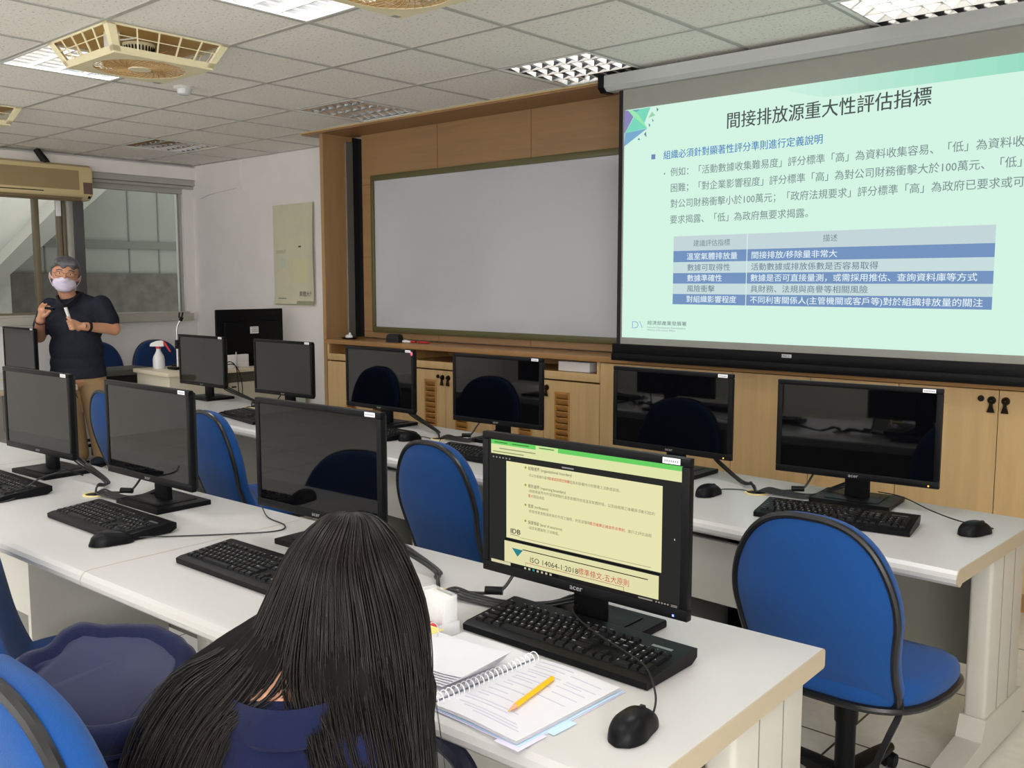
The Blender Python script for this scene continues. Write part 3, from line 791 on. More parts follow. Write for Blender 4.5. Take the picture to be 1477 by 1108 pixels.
# ------------------------------------------------------------------ computer desks
DL, DD = 1.715, 0.745
def desk(label, loc, rz, legs=(1, 1), console=True, L=DL, group='white computer desks'):
    """origin on the floor under the back corner of the right end; runs to -x, front at -y"""
    t = thing('computer_desk', label, 'desk', loc, rz, group)
    z1 = DESK; z0 = DESK-0.042
    D = DD
    prof = [(0.0, z1-0.006), (-0.006, z1), (-D+0.03, z1), (-D+0.014, z1-0.003), (-D+0.004, z1-0.012), (-D, z1-0.024), (-D+0.003, z1-0.036), (-D+0.014, z1-0.046), (-D+0.03, z1-0.05), (-D+0.045, z0), (-0.006, z0), (0, z0+0.004)]
    bm = nb(); prism(bm, prof, -L+0.0015, -0.003, 'x'); obj('tabletop', bm, M_TOP, t, True, 25)
    pc = [(-D/2+(y+D/2)*0.9992, z) for y, z in prof]
    bm = nb(); prism(bm, pc, -0.003, 0.0, 'x'); obj('edge_band', bm, M_EDGE, t, True, 25)
    def leg(xa, xb, out):
        bm = nb(); box(bm, (xa, -0.36, 0.045), (xb, -0.045, z0-0.002), 0.012, 3)
        l = obj('leg', bm, M_LEG, t)
        bm = nb()
        for y in (-0.26, -0.15): box(bm, (xb-0.0005 if out > 0 else xa-0.0012, y-0.0015, 0.05), (xb+0.0012 if out > 0 else xa+0.0005, y+0.0015, z0-0.004))
        obj('panel_groove', bm, mat('groove_shadow_grey', rgb(128, 126, 120), 0.7), l, False)
        bm = nb()
        prism(bm, [(-0.62, 0.012), (-0.62, 0.045), (-0.58, 0.06), (-0.40, 0.08), (-0.37, 0.14), (-0.03, 0.14), (0.0, 0.10), (0.0, 0.02), (-0.01, 0.012)], xa-0.006, xb+0.006, 'x')
        obj('foot', bm, M_LEG, l)
        bm = nb()
        for y in (-0.59, -0.04): cyl(bm, ((xa+xb)/2, y, 0), ((xa+xb)/2, y, 0.014), 0.018, 0.014, 14)
        obj('foot_pad', bm, M_PANEL, l)
    if legs[0]: leg(-0.088, -0.024, 1)
    if legs[1]: leg(-L+0.024, -L+0.088, -1)
    bm = nb(); box(bm, (-L+0.09, -0.115, 0.20), (-0.09, -0.095, z0-0.001)); obj('modesty_panel', bm, M_PANEL, t, False)
    if console:
        c = -L/2
        bm = nb(); box(bm, (c-0.20, -0.60, 0.03), (c-0.18, -0.12, z0-0.001)); box(bm, (c+0.18, -0.60, 0.03), (c+0.20, -0.12, z0-0.001))
        box(bm, (c-0.20, -0.60, 0.03), (c+0.20, -0.12, 0.05)); cs = obj('console', bm, M_PANELL, t, False)
        bm = nb(); box(bm, (c-0.18, -0.595, 0.37), (c+0.18, -0.575, 0.585), 0.002); obj('front_panel', bm, M_PANELL, cs, False)
        bm = nb(); box(bm, (c-0.18, -0.14, 0.05), (c+0.18, -0.125, z0-0.002)); box(bm, (c-0.18, -0.5, 0.33), (c+0.18, -0.15, 0.345)); obj('back_panel', bm, M_BLACKM, cs, False)
    bm = nb(); c = Vector((-L/2, -0.27, z1+0.0015))
    lathe(bm, [(0.034, -0.001), (0.034, 0.003), (0.042, 0.003), (0.044, -0.001)], 28, Matrix.Translation(c)); g = obj('grommet', bm, mat('yellowed_grommet', rgb(214, 196, 138), 0.45), t)
    bm = nb(); cyl(bm, c+Vector((0, 0, -0.001)), c+Vector((0, 0, 0.0005)), 0.033, n=24); obj('grommet_hole', bm, M_VOID, g, False)
    return t
RB = math.radians(1.9); RC = math.radians(-2.2)
OB = Vector((-0.775, 1.862, 0)); OC = Vector((-0.705, 3.345, 0))
def along(o, r, s): return (o.x-math.cos(r)*s, o.y-math.sin(r)*s, 0)
desk('white computer desk carrying the lit monitor, the notebook and the clear box', along(OB, RB, 0), RB, (1, 0))
desk('white computer desk in the near row carrying the pair of monitors that mirror chairs', along(OB, RB, DL), RB, (1, 0))
desk('white computer desk at the far end of the near row, mostly past the picture edge', along(OB, RB, 2*DL), RB, (1, 1))
desk('white computer desk in front of the plain cabinets with the mouse by its corner', along(OC, RC, 0), RC, (1, 0))
desk('white computer desk in front of the louvred cabinets', along(OC, RC, DL), RC, (1, 0))
desk('white computer desk next to the teacher desk, third in the row before the cabinets', along(OC, RC, 2*DL), RC, (1, 1))
desk('white desk corner showing before the khaki trousers of the standing man', (-7.12, 3.12, 0), RC, (1, 1), False, 1.38)

# ------------------------------------------------------------------ monitors
MW, MH, MZ = 0.55, 0.33, 0.087
def monitor_case():
    t = thing('monitor', '', 'monitor', (0, 0, 0), 0, 'computer monitors')
    w = MW/2; bl, bt, bb = 0.019, 0.017, 0.024
    bm = nb()
    for lo, hi in (((-w, 0, MZ), (w, 0.018, MZ+bb)), ((-w, 0, MZ+MH-bt), (w, 0.018, MZ+MH)), ((-w, 0, MZ+bb), (-w+bl, 0.018, MZ+MH-bt)), ((w-bl, 0, MZ+bb), (w, 0.018, MZ+MH-bt))):
        box(bm, lo, hi, 0.0025, 2)
    bz = obj('bezel', bm, M_BLACK, t)
    bm = nb()
    loft(bm, [[Vector((x*a, y, MZ+MH/2+z*b)) for x, z in ((-w, -MH/2), (w, -MH/2), (w, MH/2), (-w, MH/2))] for y, a, b in ((0.006, 0.985, 0.975), (0.02, 0.985, 0.975), (0.032, 0.96, 0.93), (0.044, 0.66, 0.62), (0.05, 0.55, 0.5))])
    obj('back_shell', bm, M_BLACKM, t)
    bm = nb(); box(bm, (-0.042, 0.045, 0.012), (0.042, 0.068, MZ+0.16), 0.006); obj('stand_neck', bm, M_BLACK, t)
    bm = nb()
    loft(bm, [[Vector((x, y, z)) for x, y in ((-0.135*s, -0.045), (0.135*s, -0.045), (0.135*s, 0.155), (-0.135*s, 0.155))] for z, s in ((0.0, 0.99), (0.004, 1.0), (0.013, 1.0), (0.0165, 0.985))])
    box(bm, (-0.09, -0.02, 0.0165), (0.09, 0.13, 0.019), 0.001)
    obj('stand_base', bm, M_BLACK, t)
    bm = nb(); box(bm, (w-0.062, -0.0006, MZ+MH-0.0145), (w-0.022, 0.001, MZ+MH-0.0025)); lb = obj('asset_label', bm, M_LABEL, bz, False)
    bm = nb()
    for k in range(7): box(bm, (w-0.058+k*0.0048, -0.0009, MZ+MH-0.0115), (w-0.055+k*0.0048, 0.0, MZ+MH-0.0065))
    obj('label_print', bm, M_INKG, bz, False)
    bm = nb(); text_bm(bm, 'acer', 0.017, Matrix.Translation((0, -0.0006, MZ+0.0075)) @ Matrix.Rotation(PI/2, 4, 'X'), 'CENTER', 0.034, 0.0004)
    obj('maker_text', bm, mat('silver_print', rgb(150, 150, 152), 0.4), bz, False)
    return t
def screen_off(t):
    w = MW/2
    bm = nb(); box(bm, (-w+0.017, 0.003, MZ+0.022), (w-0.017, 0.007, MZ+MH-0.015)); obj('screen', bm, M_SCREEN, t, False)
def led(t, m):
    bm = nb(); box(bm, (MW/2-0.034, -0.0007, MZ+0.006), (MW/2-0.030, 0.001, MZ+0.010)); obj('power_light', bm, m, t, False)
mon = monitor_case(); screen_off(mon)
MONS = [  # label, x, y, yaw, led
    ('switched-off black monitor whose keyboard has a mouse before its end', -3.025, 1.545, 1.4, 0),
    ('switched-off black monitor in front of the standing man, its neck by a loop of cable', -3.864, 1.524, 3.2, 0),
    ('switched-off black monitor right behind the head of the long-haired woman', -2.179, 1.612, 2.5, 0),
    ('switched-off black monitor with orange light nearest the mouse at the desk corner, below the slide', -1.244, 3.167, 5.2, 1),
    ('switched-off black monitor with orange light whose corner dips behind the lit monitor', -1.995, 3.189, -0.5, 1),
    ('switched-off black monitor below the middle of the whiteboard ledge', -3.005, 3.273, 2.7, 0),
    ('switched-off black monitor with a pink dot beside its label, near the wood pillar', -3.838, 3.263, -0.1, 0),
    ('switched-off black monitor under the hanging poster, in front of the teacher desk', -4.75, 3.293, 2.9, 0),
    ('switched-off black monitor beside the spray bottle, in front of the gooseneck microphone', -5.592, 3.253, 0.3, 0),
    ('switched-off black monitor showing plain grey beside the elbow of the standing man', -7.66, 2.92, 1.8, 0)]
for k, (lab, x, y, a, lg) in enumerate(MONS):
    if k == 0: o = mon; o.location = (x, y, DESK); o.rotation_euler = (0, 0, math.radians(a)); o['label'] = lab
    else: o = dup(mon, (x, y, DESK), math.radians(a), lab)
    if lg: led(o, M_LED_O)
    if 'pink dot' in lab:
        bm = nb(); ball(bm, (MW/2-0.014, -0.0005, MZ+MH-0.02), 0.009, (1, 0.2, 1.2), u=12, v=8); obj('pink_sticker', bm, mat('pink_sticker', rgb(232, 110, 140), 0.5), o)
act = monitor_case(); act.location = (-1.221, 1.587, DESK); act.rotation_euler = (0, 0, math.radians(0.8))
act['label'] = 'switched-on monitor showing a yellowish document page under a green browser bar'
led(act, M_LED_B)
# picture on the lit monitor
def sm(r, g, b): return emat('pixels_%d_%d_%d' % (r, g, b), rgb(r, g, b), 1.0)
def R(x, z, d): return Vector((x-MW/2-0.0035+(0.283-x)*0.018, 0.0028-d, MZ+z))
def rq(bm, x0, z0, x1, z1, d): quad(bm, R(x0, z0, d), R(x1, z0, d), R(x1, z1, d), R(x0, z1, d))
bm = nb(); box(bm, (-MW/2+0.017, 0.003, MZ+0.022), (MW/2-0.017, 0.007, MZ+MH-0.015))
scr = obj('screen', bm, sm(44, 44, 42), act, False)
def spart(name, rects, m, d=0.0003):
    bm = nb()
    for r in rects: rq(bm, *r, d)
    return obj(name, bm, m, scr, False)
XA, XB = 0.0245, 0.546
spart('browser_bar', [(XA, 0.303, XB, 0.3145)], sm(104, 206, 98)); spart('browser_tab', [(0.16, 0.303, 0.224, 0.3125)], sm(206, 232, 160), 0.0005)
spart('address_bar', [(XA, 0.281, XB, 0.303)], sm(222, 228, 170))
spart('page', [(0.072, 0.089, 0.4946, 0.2675)], sm(232, 228, 178)); spart('page', [(0.066, 0.0315, 0.489, 0.081)], sm(226, 222, 172))
spart('scroll_bar', [(0.5415, 0.032, 0.5435, 0.268)], sm(214, 216, 206))
spart('task_bar', [(XA, 0.0225, XB, 0.0312)], sm(36, 34, 32), 0.0005); spart('search_box', [(XA, 0.0228, 0.085, 0.0308)], sm(214, 208, 168), 0.0007)
spart('task_bar', [(0.121, 0.0225, 0.229, 0.0312)], sm(24, 24, 26), 0.0007)
spart('task_icon', [(0.127+k*0.0125, 0.0246, 0.133+k*0.0125, 0.0292) for k in (0, 1, 3, 4, 5, 6)], sm(196, 190, 160), 0.0009)
spart('task_icon', [(0.127+2*0.0125, 0.0246, 0.133+2*0.0125, 0.0292)], sm(70, 150, 150), 0.0009)
spart('tool_icon', [(0.03+k*0.01, 0.2715, 0.034+k*0.01, 0.2745) for k in range(6)]+[(0.235, 0.2715, 0.268, 0.2745)], sm(150, 150, 146), 0.0005)
spart('address_text', [(0.05, 0.293, 0.16, 0.2955), (0.03, 0.285, 0.125, 0.2875)], sm(150, 156, 118), 0.0006)
spart('tab_text', [(0.035, 0.307, 0.075, 0.309), (0.09, 0.307, 0.14, 0.309), (0.17, 0.307, 0.213, 0.309)], sm(60, 110, 58), 0.0007)
spart('rule', [(0.113, 0.0945, 0.4701, 0.0955)], sm(140, 136, 110), 0.0005); spart('rule', [(0.067, 0.0835, 0.492, 0.0865), (0.1219, 0.0675, 0.4629, 0.0695)], sm(20, 20, 22), 0.0006)
bm = nb(); bm.faces.new([bm.verts.new(R(x, z, 0.0007)) for x, z in ((0.0894, 0.0672), (0.123, 0.0668), (0.1066, 0.0491))]); obj('triangle_mark', bm, sm(46, 132, 138), scr, False)
def mtext(name, body, x, z, size, m, width=None, bold=0.0):
    bm = nb(); text_bm(bm, body, size, Matrix.Translation(R(x, z, 0.0008)) @ Matrix.Rotation(PI/2, 4, 'X'), width=width, bold=bold)
    return obj(name, bm, m, scr, False)
K1, K2, K3 = sm(52, 50, 42), sm(128, 124, 98), sm(206, 66, 46)
for z in (0.2575, 0.2175, 0.172, 0.135):
    bm = nb(); bm.faces.new([bm.verts.new(R(x, zz, 0.0008)) for x, zz in ((0.127, z+0.002), (0.1305, z-0.0015), (0.134, z+0.002), (0.1305, z+0.0055))]); obj('bullet', bm, sm(150, 158, 40), scr, False)
mtext('heading_text', '組織邊界 (organizational boundary)', 0.138, 0.2555, 0.0092, K1, 0.1225)
mtext('heading_text', '報告邊界 (reporting boundary)', 0.138, 0.2155, 0.0092, K1, 0.106)
mtext('heading_text', '查證 (verification)', 0.138, 0.170, 0.0092, K1, 0.058)
mtext('heading_text', '保證等級 (level of assurance)', 0.138, 0.132, 0.0092, K1, 0.097)
mtext('body_text', '-可以在組織內運用', 0.1382, 0.2405, 0.0078, K2, 0.059); mtext('red_text', '營運或財務控制權', 0.198, 0.2405, 0.0078, K3, 0.057, 0.0002); mtext('body_text', '或具有股權持分的關連之活動或設施。', 0.256, 0.2405, 0.0078, K2, 0.132)
mtext('body_text', '-由組織邊界內所發現關聯的溫室氣體排放或溫室氣體移除，以及由組織之後續與活動引起的', 0.1383, 0.205, 0.0078, K2, 0.332)
mtext('red_text', '重大', 0.1383, 0.1935, 0.0078, K3, 0.014, 0.0002); mtext('body_text', '間接排放', 0.1535, 0.1935, 0.0078, K2, 0.031)
mtext('body_text', '-依管理者查數據來與否作成之聲明，判定該聲明', 0.1384, 0.1585, 0.0078, K2, 0.172); mtext('red_text', '是否確實正確並符合準則', 0.312, 0.1585, 0.0078, K3, 0.089, 0.0002); mtext('body_text', '，進行之評估過程', 0.403, 0.1585, 0.0078, K2, 0.065)
mtext('body_text', '-溫室氣體聲明 之信賴度。', 0.1385, 0.1205, 0.0078, K2, 0.088)
mtext('page_logo', 'IDB', 0.084, 0.1015, 0.016, sm(40, 38, 36), 0.029, 0.0008); spart('page_logo_line', [(0.0845, 0.0975, 0.112, 0.0988)], sm(120, 116, 92), 0.0006)
mtext('large_text', 'ISO 14064-1:2018', 0.1432, 0.0435, 0.0172, sm(26, 26, 28), 0.135); mtext('large_red_text', '標準條文-五大原則', 0.2815, 0.0445, 0.0165, sm(196, 58, 48), 0.132)
spart('red_frame', [(0.1304, 0.0393, 0.4034, 0.0403), (0.4024, 0.0315, 0.4034, 0.0403), (0.1304, 0.0315, 0.1314, 0.0403)], sm(170, 70, 52), 0.00055)
spart('tray_text', [(0.44, 0.0252, 0.475, 0.0285)]+[(0.482+k*0.007, 0.0252, 0.486+k*0.007, 0.0285) for k in range(5)]+[(0.519, 0.0272, 0.534, 0.0288), (0.519, 0.0244, 0.534, 0.026)], sm(140, 138, 126), 0.0009)
bm = nb(); bm.faces.new([bm.verts.new(R(x, z, 0.0009)) for x, z in ((0.5245, 0.166), (0.5265, 0.162), (0.5245, 0.1615))]); obj('pointer', bm, sm(250, 250, 250), scr, False)

# ------------------------------------------------------------------ keyboards
KW, KD = 0.478, 0.182
def keyboard_case():
    t = thing('keyboard', '', 'keyboard', (0, 0, 0), 0, 'black keyboards')
    bm = nb(); w = KW/2; d = KD/2
    prof = [(-d, 0.002), (-d-0.001, 0.016), (-d+0.012, 0.020), (d-0.012, 0.034), (d, 0.030), (d, 0.012), (d-0.02, 0.002)]
    prism(bm, prof, -w, w, 'x'); 
    es = [e for e in bm.edges]
    obj('case', bm, M_BLACK, t, True, 28)
    keys = nb(); txt = nb()
    u = 0.0198
    def zt(y): return 0.0195+(y+d)/(2*d)*0.0135
    def key(x0, y0, wu, hu=1.0, ch=None):
        xa, xb = x0+0.0008, x0+wu*u-0.0008; ya, yb = y0+0.0008, y0+hu*u-0.0008
        za, zb = zt(ya)-0.002, zt(yb)-0.002; hgt = 0.0085
        i = 0.0032
        R0 = [Vector((xa, ya, za)), Vector((xb, ya, za)), Vector((xb, yb, zb)), Vector((xa, yb, zb))]
        R1 = [Vector((xa+i, ya+i*0.8, za+hgt)), Vector((xb-i, ya+i*0.8, za+hgt)), Vector((xb-i, yb-i*1.2, zb+hgt-0.0006)), Vector((xa+i, yb-i*1.2, zb+hgt-0.0006))]
        loft(keys, [R0, R1])
        if ch:
            mt = Matrix.Translation((xa+i+0.0012, ya+0.0085, zt(ya)+0.0076)) @ Matrix.Rotation(math.atan2(zb-za, yb-ya), 4, 'X')
            text_bm(txt, ch, 0.0075 if len(ch) < 2 else 0.005, mt)
    X0 = -w+0.013; Y0 = -d+0.022
    rows = [([('Ctrl', 1.25), ('', 1.25), ('Alt', 1.25), ('', 6.25), ('Alt', 1.25), ('', 1.25), ('', 1.25), ('Ctrl', 1.25)], 0),
            ([('Shift', 2.25)]+[(c, 1) for c in 'ZXCVBNM,./']+[('Shift', 2.75)], 1),
            ([('Caps', 1.75)]+[(c, 1) for c in "ASDFGHJKL;'"]+[('Enter', 2.25)], 2),
            ([('Tab', 1.5)]+[(c, 1) for c in 'QWERTYUIOP[]']+[('\\', 1.5)], 3),
            ([(c, 1) for c in '`1234567890-=']+[('Back', 2)], 4)]
    for row, r in rows:
        x = X0
        for ch, wu in row: key(x, Y0+r*u, wu, 1, ch); x += wu*u
    yF = Y0+5.35*u
    x = X0
    for g in (['Esc'], ['F1', 'F2', 'F3', 'F4'], ['F5', 'F6', 'F7', 'F8'], ['F9', 'F10', 'F11', 'F12']):
        for ch in g: key(x, yF, 1, 0.8, ch); x += u
        x += u*(1.0 if g == ['Esc'] else 0.5)
    xn = X0+15.3*u
    for k in range(3):
        key(xn+k*u, yF, 1, 0.8); key(xn+k*u, Y0+4*u, 1, 1, ('Ins', 'Home', 'PgUp')[k]); key(xn+k*u, Y0+3*u, 1, 1, ('Del', 'End', 'PgDn')[k]); key(xn+k*u, Y0, 1)
    key(xn+u, Y0+u, 1)
    xp = X0+18.6*u
    for r, row in ((4, ['Num', '/', '*', '-']), (3, '789'), (2, '456'), (1, '123')):
        for k, ch in enumerate(row): key(xp+k*u, Y0+r*u, 1, 1, ch)
    key(xp+3*u, Y0+2*u, 1, 2, '+'); key(xp+3*u, Y0, 1, 2); key(xp, Y0, 2, 1, '0'); key(xp+2*u, Y0, 1, 1, '.')
    obj('keys', keys, M_KEY, t, False)
    obj('key_legends', txt, mat('key_legend_print', rgb(225, 225, 228), 0.6), t, False)
    bm = nb(); yb = yF+0.004
    mt = Matrix.Translation((xp+1.0*u, yb, zt(yb)+0.0012)) @ Matrix.Rotation(0.07, 4, 'X')
    box(bm, (0, 0, 0), (2.4*u, 0.008, 0.0006), 0, M=mt); obj('maker_plate', bm, M_STEEL, t)
    return t
kb = keyboard_case()
KBS = [('black keyboard in front of the lit monitor, beside the open notebook', -1.175, 1.525, 0.3),
       ('black keyboard with a mouse before its end, in front of the monitor mirroring that mouse', -2.885, 1.345, 0.8),
       ('black keyboard by the desk seam, half hidden by the head of the woman', -2.108, 1.365, 1.0),
       ('black keyboard cut by the picture edge, a loop of cable lying over its end', -3.705, 1.316, 1.0),
       ('black keyboard showing above the blue chair, in front of the plain cabinets', -1.195, 2.912, 9.0),
       ('black keyboard above the back of the blue chair near the louvred door', -2.815, 2.945, 0.5),
       ('black keyboard end peeping out behind the monitor the woman sits before', -3.655, 3.045, -1.0),
       ('black keyboard on the far desk beside the chair, below the poster', -4.58, 2.96, -10.0)]
for k, (lab, x, y, a) in enumerate(KBS):
    if k == 0: kb.location = (x, y, DESK); kb.rotation_euler = (0, 0, math.radians(a)); kb['label'] = lab
    else: dup(kb, (x, y, DESK), math.radians(a), lab)

# ------------------------------------------------------------------ mice with their cables
def mouse_body(t):
    Lm, Wm, Hm = 0.128, 0.034, 0.041
    bm = nb(); rings = []
    N = 14; m = 20
    for i in range(N+1):
        s = i/N; y = -Lm/2+Lm*s
        e = max(0.0, 1-abs(2*s-1)**2.6)
        wy = Wm*(e**0.5)*(1.0-0.16*math.sin(PI*min(1, max(0, (s-0.35)/0.5)))*0.6)
        hy = Hm*(max(0.0, 1-abs((s-0.42)/0.62)**2.4))**0.55 if abs((s-0.42)/0.62) < 1 else 0.001
        hy *= e**0.32
        wy = max(wy, 0.003); hy = max(hy, 0.012 if 0 < i < N else 0.005)
        ring = []
        for k in range(m):
            a = PI*k/(m-1)
            ring.append(Vector((-wy*math.copysign(abs(math.cos(a))**0.8, math.cos(a)), y, 0.0015+hy*math.sin(a)**0.75)))
        rings.append(ring)
    loft(bm, rings)
    obj('shell', bm, M_BLACK, t, True, 60)
    bm = nb(); sweep(bm, smooth_path([(0, 0.012, 0.0405), (0, 0.03, 0.0345), (0, 0.05, 0.022)], 4), 0.0011, 6); obj('button_gap', bm, M_VOID, t)
    bm = nb(); cyl(bm, (-0.0035, 0.032, 0.0295), (0.0035, 0.032, 0.0295), 0.0085, n=18); obj('scroll_wheel', bm, M_BLACKM, t)
def mouse(label, x, y, a, cable):
    t = thing('computer_mouse', label, 'mouse', (x, y, DESK), math.radians(a), 'black computer mice')
    mouse_body(t)
    inv = (Matrix.Translation((x, y, DESK)) @ Matrix.Rotation(math.radians(a), 4, 'Z')).inverted()
    pts = [Vector((0, 0.058, 0.009)), Vector((0, 0.08, 0.008))]+[inv @ Vector((px, py, DESK+pz)) for px, py, pz in cable]
    bm = nb(); sweep(bm, smooth_path(pts, 8), 0.0021, 7); obj('cable', bm, M_CABLE, t)
    return t
mouse('black mouse lying alone at the near end of the desk by the notebook', -0.862, 1.283, 8, [(-0.895, 1.40, 0.022), (-0.955, 1.46, 0.034), (-1.03, 1.49, 0.040), (-1.115, 1.52, 0.043), (-1.20, 1.56, 0.050), (-1.25, 1.625, 0.046), (-1.235, 1.70, 0.03), (-1.25, 1.76, 0.006)])
mouse('black mouse in front of the keyboard near the desk seam', -2.665, 1.245, -14, [(-2.60, 1.40, 0.003), (-2.50, 1.52, 0.003), (-2.42, 1.64, 0.003), (-2.46, 1.70, 0.003), (-2.58, 1.72, 0.004), (-2.66, 1.75, 0.022), (-2.78, 1.79, 0.055)])
mouse('black mouse at the desk corner before the plain cabinets', -0.812, 3.035, -20, [(-0.88, 3.12, 0.012), (-0.98, 3.16, 0.022), (-1.10, 3.24, 0.035), (-1.2, 3.29, 0.03)])
mouse('black mouse beside the grommet, half behind the lit monitor', -1.685, 2.965, -4, [(-1.68, 3.08, 0.004), (-1.63, 3.11, 0.004), (-1.585, 3.085, 0.006)])
mouse('black mouse above the back of the chair, beside the keyboard end', -3.372, 3.06, -6, [(-3.33, 3.15, 0.004), (-3.27, 3.16, 0.004), (-3.22, 3.11, 0.006)])

# ------------------------------------------------------------------ cable bundles running into the grommets
def bundle(label, gx, gy, runs, beads=()):
    t = thing('cable_bundle', label, 'cables', (gx, gy, DESK), 0, 'black cable bundles in the desk grommets')
    for pts, r in runs:
        P = [Vector((0.0, 0, 0.003))]+[Vector((a-gx, b-gy, c)) for a, b, c in pts]
        bm = nb(); sweep(bm, smooth_path(P, 7), r, 7); obj('cable', bm, M_CABLE, t)
    for a, b, c, dx, dy in beads:
        bm = nb(); p = Vector((a-gx, b-gy, c)); d = Vector((dx, dy, 0.0))
        cyl(bm, p-d, p+d, 0.010, 0.010, 14); obj('ferrite_bead', bm, M_BLACK, t)
    return t
def row_bundle(label, o, r, s, left, right):
    gx = o.x-math.cos(r)*s+math.sin(r)*0.27; gy = o.y-math.sin(r)*s-math.cos(r)*0.27
    runs = []; beads = []
    if right is not None:           # to the neck of the monitor on the +x side
        mx, my = right
        for q in range(4):
            runs.append(([(gx+0.03+q*0.004, gy-0.012+q*0.008, 0.012+q*0.004), (gx+0.10, gy+0.006*q, 0.008+0.004*q), (gx+0.19, gy+0.02+0.006*q, 0.008+0.003*q), (mx-0.13, my+0.06+0.008*q, 0.012+0.006*(q % 2)), (mx-0.03+0.01*q, my+0.075, 0.05+0.012*q)], 0.0034))
        runs.append(([(gx+0.04, gy+0.02, 0.012), (gx+0.11, gy+0.035, 0.02), (gx+0.15, gy+0.06, 0.03), (gx+0.17, gy+0.09, 0.075), (gx+0.18, gy+0.12, 0.11)], 0.004))
        beads.append((gx+0.135, gy+0.05, 0.028, 0.018, 0.012))
    if left is not None:
        mx, my = left
        for q in range(4):
            runs.append(([(gx-0.010-q*0.005, gy+0.008+q*0.003, 0.022), (gx-0.03-0.003*q, gy+0.025+0.003*q, 0.024+0.002*q), (gx-0.08+0.003*q, gy+0.062+0.003*q, 0.012+0.005*(q%2)), (gx-0.13, gy+0.090+0.005*q, 0.020+0.004*(q//2)), (mx+0.17-q*0.012, my+0.066+0.006*(q%2), 0.070+0.010*q), (mx+0.13-q*0.022, my+0.058, 0.13)], 0.0034))
    return bundle(label, gx, gy, runs, beads)
row_bundle('black cable bundle in the grommet between the woman and the lit monitor', OB, RB, DL*0.5, (-2.179, 1.612), (-1.221, 1.587))
row_bundle('black cable bundle dropping from the monitor before the man into a grommet', OB, RB, DL*1.5, (-3.864, 1.524), (-3.025, 1.545))
row_bundle('black cable bundle in the grommet beside the keyboard below the slide', OC, RC, DL*0.5, (-1.995, 3.189), (-1.244, 3.167))
row_bundle('black cable bundle on the desk under the whiteboard between two monitors', OC, RC, DL*1.5, (-3.838, 3.263), (-3.005, 3.273))
row_bundle('black cable bundle behind the far chair below the poster', OC, RC, DL*2.5, (-5.592, 3.253), (-4.75, 3.293))
# loose cable loop by the far keyboard
t = thing('loose_cable', 'thin black cable looping over the keyboard end at the picture edge', 'cable', (-3.6, 1.45, DESK))
bm = nb(); sweep(bm, smooth_path([(-0.02, 0.14, 0.02), (-0.01, 0.07, 0.055), (0.05, 0.02, 0.06), (0.06, -0.06, 0.046), (0.10, -0.13, 0.02), (0.14, -0.19, 0.004), (0.12, -0.28, 0.003), (0.02, -0.36, 0.003)], 8), 0.003, 7)
o = obj('cord', bm, M_CABLE, t)
# computer seen in the console under the desk
t = thing('desktop_computer', 'small black computer with silver strip on the shelf under the white desk', 'computer', (-1.56, 2.80, 0.05), RC)
bm = nb(); box(bm, (-0.16, -0.02, 0.0), (0.16, 0.33, 0.10), 0.004); obj('case', bm, M_BLACK, t)
bm = nb()
for k in range(8): box(bm, (-0.10+k*0.016, -0.0215, 0.03), (-0.09+k*0.016, -0.019, 0.07))
obj('front_vents', bm, M_INKG, t, False)
